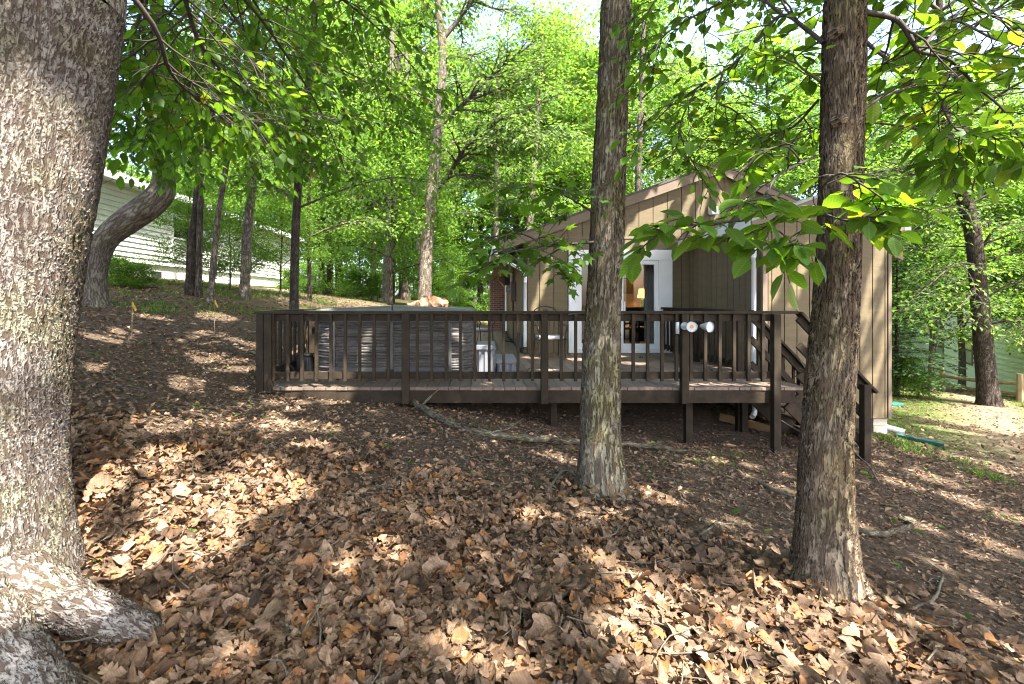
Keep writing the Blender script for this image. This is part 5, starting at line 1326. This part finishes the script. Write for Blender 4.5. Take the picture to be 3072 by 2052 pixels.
# crumpled cloth on the cover
p = at(1292, 915, 8.1); rc = np.random.default_rng(4)
nu, nvv = 48, 20; th = np.linspace(0, 2 * np.pi, nu, endpoint=False); ph = np.linspace(0, 1, nvv)
V = []
for q in ph:
    r = np.sin(q * np.pi / 2) if q < .8 else 1 + (q - .8) * .35
    hgt = max(0, math.cos(q * math.pi / 2)) ** .7 if q < .98 else 0
    rip = 1 + .16 * np.sin(3 * th + 5 * q) + .10 * np.sin(7 * th - 4 * q + 1) + .06 * np.sin(13 * th + 2)
    V.append(np.stack([p[0] + .30 * r * rip * np.cos(th), 8.1 + .24 * r * rip * np.sin(th), 1.415 + .13 * hgt * (1 + .22 * np.sin(4 * th + 3) + .16 * np.sin(9 * th + 4 * q)) + .03 * np.sin(11 * th + 9 * q) * q * (1 - q) * 3 + .02 * np.sin(17 * th - 12 * q) * q], 1))
V = np.concatenate(V); i = np.arange(nvv - 1)[:, None] * nu + np.arange(nu)[None]; j = np.arange(nvv - 1)[:, None] * nu + (np.arange(nu)[None] + 1) % nu
m = MB(); m.add(V, [np.stack([i, i + nu, j + nu, j], -1).reshape(-1, 4)]); tag(m.build("tarp", M['cloth'], None), "crumpled brown tarp heaped on the hot tub cover", "tarp")
# plastic step
st = thing("tub_step", "grey plastic two-tier step at the right side of the hot tub", "step", (.22, 7.7, DZ))
for k, (x0, x1, zt) in enumerate(((-.06, .24, .83), (.245, .56, .62))):
    m = MB()
    for q in range(6): m.box(x0 + .006, x1 - .006, 7.3 + q * .135, 7.3 + q * .135 + .127, zt - .03, zt)
    m.box(x0, x1, 7.285, 7.298, zt - .06, zt + .004); tp = m.build("step_top", M['plastic'], st, bevel=.006)
    m = MB()
    m.box(x0 + .02, x1 - .02, 7.33, 8.08, DZ + .004, zt - .061)
    for q in range(3): m.box(x0 + .04 + q * (x1 - x0 - .09) / 2.4, x0 + .085 + q * (x1 - x0 - .09) / 2.4, 7.305, 7.329, DZ + .004, zt - .065)
    m.build("step_base", M['plastic'], st, bevel=.008)
# black bits in the front left corner
b_ = thing("storage_bin", "black square plastic bin in the left corner of the deck beside the tub", "bin", (-2.6, 7.2, DZ))
m = MB(); m.box(-2.70, -2.53, 7.1, 7.35, DZ + .003, .69); m.build("body", M['black'], b_, bevel=.01); m = MB(); m.box(-2.71, -2.52, 7.09, 7.36, .692, .715); m.build("lid", M['black'], b_, bevel=.006)
bu = thing("bucket", "small black bucket lying next to the black bin on the deck", "bucket", (-2.77, 7.0, DZ))
m = MB(); m.tube(catmull([(-2.80, 7.05, DZ + .11), (-2.76, 6.86, DZ + .10)], 5), np.linspace(.085, .105, 5), 18, caps=True); m.build("body", M['black'], bu, True)
m = MB(); m.tube(catmull([(-2.86, 6.86, DZ + .1), (-2.76, 6.78, DZ + .16), (-2.66, 6.86, DZ + .1)], 8), .006, 6); m.build("handle", M['black'], bu, True)
# iron patio chairs
def patio_chair(label, x, y, rz):
    c = thing("patio_chair", label, "chair", (0, 0, 0), "iron patio chairs on the deck")
    m = MB(); m.box(-.24, .24, -.22, .22, .37, .43); m.build("cushion", M['cushion'], c, True, bevel=.02)
    m = MB(); m.tube(catmull([(-.26, -.24, .36), (.26, -.24, .36), (.27, .24, .36), (-.27, .24, .36), (-.26, -.24, .36)], 30), .011, 6); m.build("seat_frame", M['iron'], c, True)
    for sx in (-1, 1):
        m = MB(); m.tube(catmull([(sx * .26, -.25, .0), (sx * .25, -.24, .2), (sx * .25, -.24, .37)], 8), .012, 6); m.build("leg", M['iron'], c, True)
        m = MB(); m.tube(catmull([(sx * .26, .30, 0), (sx * .25, .24, .2), (sx * .25, .24, .37)], 8), .012, 6); m.build("leg", M['iron'], c, True)
        m = MB(); m.tube(catmull([(sx * .27, .25, .62), (sx * .30, .0, .64), (sx * .29, -.22, .63), (sx * .28, -.27, .56), (sx * .27, -.22, .5), (sx * .26, -.24, .37)], 22), .012, 6); m.build("armrest", M['iron'], c, True)
    m = MB(); m.tube(catmull([(-.25, .24, .37), (-.26, .30, .7), (-.22, .34, .93), (0, .36, 1.0), (.22, .34, .93), (.26, .30, .7), (.25, .24, .37)], 34), .012, 6)
    m.tube(catmull([(-.16, .27, .45), (-.17, .32, .75), (0, .35, .93), (.17, .32, .75), (.16, .27, .45)], 24), .008, 6)
    for s in (-.08, 0, .08): m.tube(catmull([(s, .26, .42), (s, .32, .7), (s * .5, .35, .95)], 10), .006, 5)
    m.build("backrest", M['iron'], c, True)
    c.location = (x, y, DZ + .002); c.rotation_euler = (0, 0, rz)
    return c
patio_chair("iron patio chair with a pale cushion against the tan wall left of the door", 1.38, 9.62, .1)
patio_chair("black iron patio chair standing behind the grey plastic step", -.02, 12.2, .9)
# hose and small box by the side wall
m = MB(); a = np.linspace(0, 5 * math.pi, 70); m.tube(np.stack([.72 + (.17 - .004 * a) * np.cos(a), 12.6 + .2 * np.sin(a), DZ + .02 + .008 * a + .05 * (np.sin(a * .5) ** 2)], 1), .014, 6)
m.tube(catmull([(.72, 12.7, DZ + .12), (.62, 12.8, .75), (.66, 12.9, 1.1), (.85, 13.2, 1.2)], 14), .012, 6); tag(m.build("garden_hose", M['black'], None, True), "black hose looped on the deck boards below the meter box", "hose")
t = thing("utility_box", "small slate grey box on the deck at the house wall near the downspout", "box", (.93, 11.6, DZ)); m = MB(); m.box(.88, 1.0, 11.5, 11.7, DZ + .003, .66); m.build("body", M['plastic'], t, bevel=.008); m = MB(); m.box(.87, 1.0, 11.49, 11.71, .662, .685); m.build("lid", M['plastic'], t)

# ------------------------------------------------------------------ neighbours' houses
def lap_wall(mb, p0, d, nv, L, z0, z1, ex=.145, lip=.036):
    p0 = np.asarray(p0, float); d = np.asarray(d, float); nv = np.asarray(nv, float); z = z0
    while z < z1:
        h = min(ex, z1 - z); a = p0 + (0, 0, z); t = p0 + (0, 0, z + h)
        q = [a + nv * lip, a + nv * lip + d * L, t + d * L + nv * .004, t + nv * .004, a, a + d * L]
        mb.add(q, [[(0, 1, 2, 3), (4, 5, 1, 0)]]); z += h
def window(par, p, d, nv, wd_, ht, mat):
    p = np.asarray(p, float); d = np.asarray(d, float); nv = np.asarray(nv, float); m = MB(); up = np.array([0, 0, 1.])
    for a, b in ((-1, 0), (1, 0)): m.bar(p + d * a * wd_ / 2 + up * -.03 - up * ht / 2 + nv * .03, p + d * a * wd_ / 2 + up * ht / 2 + up * .03 + nv * .03, .06, .07, up=nv)
    for a in (-1, 0, 1): m.bar(p - d * (wd_ / 2 - .035) + up * a * ht / 2 + nv * .03, p + d * (wd_ / 2 - .035) + up * a * ht / 2 + nv * .03, .06, .055)
    w_ = m.build("window", mat, par)
    m = MB(); a = p - d * wd_ / 2 + nv * .03; b = p + d * wd_ / 2 + nv * .03
    m.add([a - up * ht / 2, b - up * ht / 2, b + up * ht / 2, a + up * ht / 2], [[(0, 1, 2, 3)]]); m.build("pane", M['dark_glass'], w_)
    m = MB(); m.add([a - up * (ht / 2 - .04) + nv * .004, b - up * (ht / 2 - .04) + nv * .004, b - up * .05 + nv * .004, a - up * .05 + nv * .004], [[(0, 1, 2, 3)]]); m.build("blind", M['blind'], w_)
lh = thing("house", "cream lap-sided house uphill behind the trunks on the left", "house", (-9.93, 17, 2))
WX = -9.93; d = np.array([0, 1., 0]); nv = np.array([1., 0, 0])
m = MB(); lap_wall(m, (WX, 7.0, 0), d, nv, 18.7, 2.62, 4.75); lap_wall(m, (WX - 8, 25.7, 0), np.array([1., 0, 0]), np.array([0, 1., 0]), 8, 2.5, 4.75)
m.box(WX - 8, WX - .03, 7.0, 25.66, 2.2, 4.75); m.build("wall", M['white_siding'], lh)
m = MB(); m.box(WX - 8, WX - .06, 7.0, 25.6, 1.2, 2.62); m.box(WX - .058, WX - .02, 14.6, 15.1, 2.22, 2.42); m.build("foundation", M['foundation'], lh)
m = MB(); m.box(WX - .02, WX + .0, 14.62, 15.08, 2.24, 2.42); m.build("vent", M['dark_glass'], lh)
m = MB(); m.poly([(WX + .5, 6.4, 4.80), (WX - 4.2, 6.4, 6.5), (WX - 4.2, 6.4, 6.56), (WX + .5, 6.4, 4.86)], (0, 19.7, 0)); m.poly([(WX - 4.2, 6.4, 6.5), (WX - 8.8, 6.4, 4.8), (WX - 8.8, 6.4, 4.86), (WX - 4.2, 6.4, 6.56)], (0, 19.7, 0)); rf = m.build("roof", M['shingle_pale'], lh)
m = MB(); m.box(WX, WX + .48, 6.5, 26.0, 4.70, 4.74); m.box(WX + .48, WX + .52, 6.45, 26.05, 4.66, 4.82); m.build("eave_board", M['white'], rf)
window(lh, (WX + .01, 16.0, 3.55), d, nv, .95, 1.35, M['white']); window(lh, (WX + .01, 20.8, 3.55), d, nv, .95, 1.35, M['white']); window(lh, (WX + .01, 11.2, 3.7), d, nv, .95, 1.2, M['white'])
rh = thing("house", "white lap-sided house downhill behind the split rail fence on the right", "house", (23, 24, -2.4))
d = nrm(np.array([.571, 1, 0])); nv = np.array([-d[1], d[0], 0]); p0 = np.array([16.0, 11.5, 0])
m = MB(); lap_wall(m, p0, d, nv, 24, -2.5, 2.55, .2, .04); rw = m.build("wall", M['white_lap'], rh)
m = MB(); m.poly([p0 - nv * .03 + (0, 0, -3.2), p0 + d * 24 - nv * .03 + (0, 0, -3.2), p0 + d * 24 - nv * .03 + (0, 0, 2.55), p0 - nv * .03 + (0, 0, 2.55)], -nv * 8); m.build("body", M['foundation'], rh)
m = MB(); a = p0 - d * .5 + nv * .5 + (0, 0, 2.5); m.poly([a, a - nv * 4.7 + (0, 0, 1.7), a - nv * 4.7 + (0, 0, 1.76), a + (0, 0, .06)], d * 25); rf = m.build("roof", M['shingle'], rh)
m = MB(); m.bar(a + (0, 0, -.06) + nv * .02, a + d * 25 + (0, 0, -.06) + nv * .02, .04, .2); m.build("eave_board", M['white'], rf)
def on_right(px, py):
    k = (px - PX0) / FP; t = (k * p0[1] - p0[0]) / (d[0] - k * d[1]); q = p0 + d * t; return np.array([q[0], q[1], EYE - (py - PY0) / FP * q[1]]) + nv * .01
window(rh, on_right(2908, 1050), d, nv, 1.05, 1.2, M['trim_brown']); window(rh, on_right(2822, 1040), d, nv, 1.2, 1.1, M['trim_brown'])
# split rail fence
fa, fb = np.array([*at(2826, 1165, 16.0)[:2], 0]), np.array([*at(3060, 1180, 13.0)[:2], 0]); fe = fb + (fb - fa) * .8
fn = thing("split_rail_fence", "weathered yellow-brown split rail fence before the white house on the right", "fence", (fa[0], fa[1], float(gz(fa[0], fa[1]))))
for k, q in enumerate((fa, fb, fb + np.array([.32, -.1, 0]), fe)):
    z0 = float(gz(q[0], q[1])); m = MB(); m.tube([q + (0, 0, z0 - .2), q + (.01, 0, z0 + .35), q + (.0, 0, z0 + .78)], [.075, .07, .065], 7); m.build("post", M['fence_wood'], fn)
for a, b in ((fa, fb), (fb + np.array([.32, -.1, 0]), fe)):
    for h in (.22, .5):
        za, zb_ = float(gz(a[0], a[1])) + h, float(gz(b[0], b[1])) + h; mid = (a + b) / 2 + np.array([0, 0, (za + zb_) / 2 - .03])
        m = MB(); m.tube(catmull([a + (0, 0, za), mid, b + (0, 0, zb_)], 9), [.05, .055, .06, .055, .06, .055, .06, .055, .045], 6); m.build("rail", M['fence_wood'], fn)

# ------------------------------------------------------------------ fallen branches, plank, drain pieces, stakes
def fallen(name, label, cat, pix, r, lift=.95, side=None, mat='stick', seg=9):
    P = []
    for q in pix:
        g = gpx(q[0], q[1]); h = q[2] if len(q) > 2 else 0
        P.append(g + (0, 0, r * lift + h))
    m = MB(); L = catmull(P, max(14, len(P) * 8)); rn = np.random.default_rng(int(pix[0][0]))
    L = L + rn.normal(size=L.shape) * r * .12
    m.tube(L, np.linspace(r, r * .68, len(L)) * (1 + .12 * rn.normal(size=len(L)).clip(-1.5, 1.5)), seg)
    for (i, dv, ln) in side or []:
        p = L[int(i * (len(L) - 1))]; dv = nrm(np.array(dv, float)); m.tube(catmull([p, p + dv * ln * .5 + rn.normal(size=3) * ln * .06, p + dv * ln + (0, 0, -.01)], 8), np.linspace(r * .5, r * .2, 8), 6)
    return tag(m.build(name, M['bark_stick'] if name == 'fallen_branch' else M[mat], None, True), label, cat)
fallen("fallen_branch", "long mossy fallen branch curving from the deck edge to the middle trunk", "branch", [(1215, 1206, .03), (1262, 1228), (1310, 1258), (1390, 1296), (1480, 1318), (1600, 1328), (1735, 1338, .01), (1880, 1350, .03), (1980, 1360, .03), (2060, 1372, .02)], .042, side=[(.12, (.5, .2, .5), .3), (.3, (.3, -.6, .15), .4), (.42, (.8, .5, .2), .5), (.6, (.4, -.7, .1), .3), (.85, (.6, -.5, .3), .35)])
fallen("fallen_branch", "greenish branch lying on the leaves left of the middle trunk", "branch", [(1100, 1486), (1200, 1466), (1330, 1470), (1440, 1486)], .026, side=[(.5, (.5, -.3, .1), .25), (.25, (.4, .6, .2), .2), (.8, (.7, .4, .15), .3)])
fallen("fallen_branch", "lichen-spotted branch poking from leaves at the bottom of the photo", "branch", [(840, 1880), (880, 1910), (940, 1960), (1010, 2010), (1100, 2070)], .016, side=[(.45, (.25, .9, .5), .16)])
fallen("stick", "thin dark stick above the lichen-spotted branch", "stick", [(800, 1660), (860, 1740), (890, 1790), (915, 1875)], .009, side=[(.4, (.4, .8, .3), .12)])
fallen("fallen_branch", "dark curved branch just right of the right trunk", "branch", [(2560, 1600), (2640, 1612), (2700, 1600), (2735, 1585), (2700, 1562)], .026, mat='bark_dark' if False else 'stick')
fallen("stick", "pale forked stick between the two trunks", "stick", [(1960, 1720), (1975, 1680), (2070, 1640), (2110, 1605), (2160, 1575)], .012, 1.2, side=[(.5, (.6, .5, .1), .14)])
fallen("stick", "bare stick leaning out from behind the right trunk by the stair post", "stick", [(2560, 1385, .12), (2610, 1420, .06), (2650, 1462), (2760, 1500)], .009)
fallen("stick", "long thin stick arching over the leaves near the large left trunk", "stick", [(400, 1395), (480, 1370, .03), (600, 1347, .05), (690, 1390, .02), (730, 1410)], .008, 1.5)
fallen("stick", "small curved stick on dark litter below the deck", "stick", [(1160, 1384), (1230, 1400), (1270, 1425), (1310, 1435)], .011)
fallen("stick", "short weathered wood chunk among the sunlit leaves", "stick", [(655, 1590), (700, 1588), (770, 1582)], .017, 1.4)
fallen("stick", "white crooked stick on the dark litter at the right", "stick", [(2740, 1835), (2805, 1800), (2820, 1760), (2835, 1730)], .009, 1.3)
fallen("stick", "mossy branch end left of the right trunk", "stick", [(2270, 1450), (2320, 1475), (2385, 1500)], .018)
fallen("stick", "thin twig bundle in front of the middle trunk's foot", "stick", [(1640, 1480), (1690, 1425, .02), (1740, 1440), (1775, 1465)], .010, 1.2, side=[(.3, (-.5, -.5, .1), .2)])
fallen("stick", "dead bare twig standing before the stair railing", "stick", [(2480, 1325, .7), (2455, 1325, .85), (2420, 1325, 1.02), (2395, 1325, 1.2)], .010, 1, side=[(.6, (-.7, 0, .4), .16)])
fallen("stick", "pale twig hooked on the front stair post", "stick", [(2325, 1352, .42), (2345, 1352, .38), (2400, 1352, .25), (2440, 1352, .22)], .008)
a, b = gpx(2160, 1258) + (0, 0, .04), gpx(2330, 1300) + (0, 0, .04)
m = MB(); m.bar(a, b, .04, .12); tag(m.build("plank", M['raw_wood'], None, bevel=.005), "raw brown plank lying on the ground under the deck", "plank")
g1, g2 = gpx(2690, 1312), gpx(2830, 1342)
m = MB(); u = nrm(g2 - g1); sd = nrm(np.cross(u, (0, 0, 1)))
prof_ = [(-.1, .05), (-.07, .012), (.07, .012), (.1, .05), (.11, .055), (.075, .0), (-.075, 0), (-.11, .055)]
V = [g + sd * x * .6 + np.array([0, 0, zz * .7 + .02]) for g in (g1, g2) for x, zz in prof_]; i = np.arange(8); j = (i + 1) % 8
m.add(V, [np.stack([i, j, j + 8, i + 8], 1), [tuple(range(7, -1, -1))], [tuple(range(8, 16))]]); tag(m.build("drain_trough", M['green_plastic'], None), "dark green plastic gutter trough lying on the grass by the house corner", "trough")
g = gpx(2683, 1217); m = MB(); m.box(g[0] - .14, g[0] + .16, g[1] - .1, g[1] + .12, g[2], g[2] + .07); tag(m.build("splash_block", M['green_plastic'], None, bevel=.015), "small teal splash block beyond the house corner", "splash block")
g = gpx(2680, 1300); m = MB(); m.tube(catmull([g + (-.12, .2, .22), g + (-.08, .1, .1), g + (.03, -.03, .06), g + (.1, -.1, .04)], 10), .05, 10); tag(m.build("drain_elbow", M['white'], None, True), "white downspout elbow at the foot of the brick footing", "pipe")
for px, py0, py1, lab in ((395, 1010, 905, "thin stake with a yellow ribbon nearest the crooked trunk"), (643, 1000, 900, "thin stake with a yellow ribbon halfway between crooked trunk and deck")):
    g = gpx(px, py0); h = (py0 - py1) / FP * g[1]
    t = thing("marker_stake", lab, "stake", g); m = MB(); m.tube([g + (0, 0, -.1), g + (0.01, 0, h)], .004, 6); m.build("stake", M['fence_wood'], t)
    m = MB(); q = g + np.array([0.005, -.01, h - .02]); v = np.array([q + (0, 0, 0), q + (.02, 0, .02), q + (.04, -.01, -.03), q + (.065, .01, -.09), q + (.05, 0, -.11), q + (.015, .0, -.05)]); m.poly(v, (0, .004, 0)); m.build("ribbon", M['yellow'], t)

# ------------------------------------------------------------------ leaf litter
rl = np.random.default_rng(21)
edge = [gpx(a, b) for a, b in ((-500, 1230), (200, 1290), (480, 1310), (720, 1330), (900, 1370), (1100, 1430), (1300, 1480), (1500, 1540), (1620, 1570), (1850, 1620), (2050, 1690), (2300, 1770), (2500, 1840), (2700, 1900), (2900, 1990), (3100, 2090))]
ex = np.array([e[0] for e in edge]); ey = np.array([e[1] for e in edge])
o_ = np.argsort(ex); ex, ey = ex[o_], ey[o_]
def place(n, x0, x1, y0, y1):
    return rl.uniform(x0, x1, n), rl.uniform(y0, y1, n)
mb = MB()
def scatter_dead(x, y, size, tilt, lift):
    n = len(x); z = gz(x, y) + (vnoise(x, y, 1.3) - .5) * .06 + (vnoise(x, y, 5) - .5) * .035 + lift
    ax = np.stack([np.cos(a_ := rl.uniform(0, 6.283, n)), np.sin(a_), rl.normal(size=n) * tilt * .6], 1)
    up = np.stack([rl.normal(size=n) * tilt, rl.normal(size=n) * tilt, np.ones(n)], 1) * np.where(rl.random(n) < .5, 1, 1)[:, None]
    k = rl.integers(0, len(T_DEAD), n)
    for t in range(len(T_DEAD)):
        s = k == t; leaves(mb, T_DEAD[t], np.stack([x, y, z], 1)[s] - nrm(ax[s]) * size[s, None] * .5, ax[s], up[s], size[s])
x, y = place(62000, -3.6, 4.2, 1.3, 5.2)
lim_ = np.interp(x, ex, ey) + (vnoise(x, y, 2.5) - .5) * 1.0
k = (y < lim_) | (rl.random(len(x)) < .14 * np.exp(-np.maximum(y - lim_, 0) / .3))
x, y = x[k], y[k]
n = len(x); scatter_dead(x, y, rl.uniform(.035, .09, n) * np.where(rl.random(n) < .14, 1.65, 1), .40, rl.random(n) ** 1.2 * .06)
x, y = place(1700, -5.5, 6.5, 1.3, 8.5); lim_ = np.interp(x, ex, ey)
k = (y >= lim_ - .2) & ~((x > DX0) & (x < DX1) & (y > 6.3)); x, y = x[k], y[k]; n = len(x)
scatter_dead(x, y, rl.uniform(.03, .075, n), .2, rl.random(n) * .02)
x, y = place(2600, -9, 2, 4.0, 12); k = ~((x > DX0 - .1) & (y > 6.2)) ; x, y = x[k], y[k]; n = len(x)
scatter_dead(x, y, rl.uniform(.03, .075, n), .2, rl.random(n) * .02)
x, y = place(500, DX0, DX1, 6.5, 9.5); n = len(x); scatter_dead(x, y, rl.uniform(.06, .12, n), .35, rl.random(n) * .02 - .1)
for bx_, by_, n_, ra in ((1.04, 3.9, 260, .24), (1.88, 2.6, 220, .2), (-2.3, 2.2, 260, .42)):
    a_ = rl.uniform(0, 6.283, n_); d_ = ra + rl.random(n_) ** 1.6 * .45; x, y = bx_ + d_ * np.cos(a_), by_ + d_ * np.sin(a_)
    scatter_dead(x, y, rl.uniform(.035, .085, n_), .45, .01 + .09 * np.exp(-(d_ - ra) / .12) * rl.random(n_))
x, y = place(16000, -3.6, 4.2, 1.3, 5.0); k = y < np.interp(x, ex, ey) + .25; x, y = x[k], y[k]; n = len(x)
leaves(mb, (T_QUAD[0] * np.array([1, .9, 2.0]), T_QUAD[1]), np.c_[x, y, gz(x, y) + (vnoise(x, y, 1.3) - .5) * .06 + (vnoise(x, y, 5) - .5) * .035 + rl.random(n) * .07], np.stack([rl.normal(size=n), rl.normal(size=n), rl.normal(size=n) * .4], 1), np.stack([rl.normal(size=n) * .5, rl.normal(size=n) * .5, np.ones(n)], 1), rl.uniform(.015, .04, n))
x, y = place(90, DX0 + .1, DX1, 6.3, 10.2); k = ~((x < .6) & (y > 6.95)); x, y = x[k], y[k]; n = len(x)
for t in range(6):
    j = np.arange(n) % 6 == t; leaves(mb, T_DEAD[t], np.c_[x, y, np.full(n, DZ + .012)][j], np.stack([rl.normal(size=n), rl.normal(size=n), rl.normal(size=n) * .1], 1)[j], np.stack([rl.normal(size=n) * .15, rl.normal(size=n) * .15, np.ones(n)], 1)[j], rl.uniform(.04, .1, n)[j])
o = mb.build("leaf_litter", M['litter'], None, True, kind="stuff"); tag(o, "deep drift of brown fallen oak leaves covering the near ground", "leaf litter")
# crumbled litter further off
mb = MB()
def crumbs(x, y, s, lift=.01):
    n = len(x); z = gz(x, y) + (vnoise(x, y, 1.3) - .5) * .06 + (vnoise(x, y, 5) - .5) * .035 + rl.random(n) * lift
    ax = np.stack([rl.normal(size=n), rl.normal(size=n), rl.normal(size=n) * .3], 1); up = np.stack([rl.normal(size=n) * .4, rl.normal(size=n) * .4, np.ones(n)], 1)
    leaves(mb, (T_QUAD[0] * np.array([1, .8, 2.2]), T_QUAD[1]), np.stack([x, y, z], 1), ax, up, s)
for n, x0, x1, y0, y1, a, b in ((34000, -4.5, 7.5, 2.0, 7.5, .02, .055), (26000, -10, 12, 4.0, 12, .03, .08), (16000, -14, 22, 7, 20, .05, .12), (9000, -3, 6, 2, 5, .015, .035)):
    x, y = place(n, x0, x1, y0, y1); k = ~((x > -1.1) & (x < 8.8) & (y > 10.3)) & ~((x > DX0 - .02) & (x < DX1) & (y > 6.5) & (rl.random(n) < .75)) & ~((x > DX0 - .02) & (x < 1.1) & (y > 7.5)) & ~((x > 6.8) & (y > 7) & (rl.random(n) < .35))
    crumbs(x[k], y[k], rl.uniform(a, b, k.sum()), .02)
o = mb.build("forest_litter", M['mulch'], None, kind="stuff"); tag(o, "fine dark crumbled leaf litter over the slope and under the deck", "leaf litter")
# fine twigs
mb = MB()
for _ in range(900):
    x, y = rl.uniform(-4.5, 7.5), rl.uniform(1.6, 8.5)
    if DX0 < x < DX1 and y > 7.2: continue
    a = rl.uniform(0, 6.28); ln = rl.uniform(.06, .38); p = np.array([x, y, float(gz(x, y)) + .012 + (.06 if y < np.interp(x, ex, ey) else 0)]); dv = np.array([math.cos(a), math.sin(a), rl.normal() * .08])
    sd = np.array([-dv[1], dv[0], 0]) * rl.normal() * .14 * ln; q = p + dv * ln; q[2] = float(gz(q[0], q[1])) + rl.uniform(.01, .05) + (.05 if y < np.interp(x, ex, ey) else 0)
    mb.tube(catmull([p, (p + q) / 2 + sd, q], 5), np.linspace(r := rl.uniform(.0018, .005), r * .6, 5), 5, caps=False)
o = mb.build("twig_litter", M['stick'], None, True, kind="stuff"); tag(o, "fine dry twigs strewn over the leaf litter", "twigs")
# moss and grass in the right-hand yard, green bits elsewhere
mb = MB()
def tuft(x, y, n, h, sp):
    P = np.stack([x + rl.normal(size=n) * sp, y + rl.normal(size=n) * sp], 1); z = gz(P[:, 0], P[:, 1])
    ax = np.stack([rl.normal(size=n) * .6, rl.normal(size=n) * .6, np.ones(n)], 1)
    leaves(mb, (T_QUAD[0] * np.array([1, .28, 1]), T_QUAD[1]), np.c_[P, z], ax, rdir(n, rl), h * rl.uniform(.5, 1.2, n))
for _ in range(1100):
    x, y = rl.uniform(6.2, 15), rl.uniform(6.9, 14)
    if vnoise(x, y, .9) < .42 or (x < 8.9 and y > 10.2): continue
    if abs(x - 9.5 - (y - 9) * .9) < 1.0: continue
    tuft(x, y, 34, .05, .16)
for px, py in ((2690, 1330), (2720, 1345), (2660, 1320), (2750, 1360), (2700, 1290), (2930, 1420), (2980, 1440), (2890, 1390), (2160, 1385), (2120, 1400), (2050, 1395), (2200, 1372)):
    g = gpx(px, py); tuft(g[0], g[1], 60, .09 if px > 2500 else .06, .12)
for _ in range(260):
    x, y = rl.uniform(-10, -4.6), rl.uniform(8.5, 17)
    if vnoise(x, y, 1.1) < .52: continue
    tuft(x, y, 40, .10, .18)
o = mb.build("grass", M['grass'], None, kind="stuff"); tag(o, "sparse moss and grass tufts on the slopes", "grass")
mb = MB(); n = 420; x, y = place(n, -4.5, 6.5, 2.2, 9.5); k = ~((x > DX0) & (x < DX1) & (y > 6.3)); x, y = x[k], y[k]
leaves(mb, T_OVAL, np.c_[x, y, gz(x, y) + .03], np.stack([rl.normal(size=len(x)), rl.normal(size=len(x)), rl.normal(size=len(x)) * .2], 1), np.stack([rl.normal(size=len(x)) * .3, rl.normal(size=len(x)) * .3, np.ones(len(x))], 1), rl.uniform(.03, .09, len(x)))
o = mb.build("green_leaf_litter", M['leaf_mid'], None, kind="stuff"); tag(o, "scattered fresh green leaves lying on the brown litter", "leaf litter")
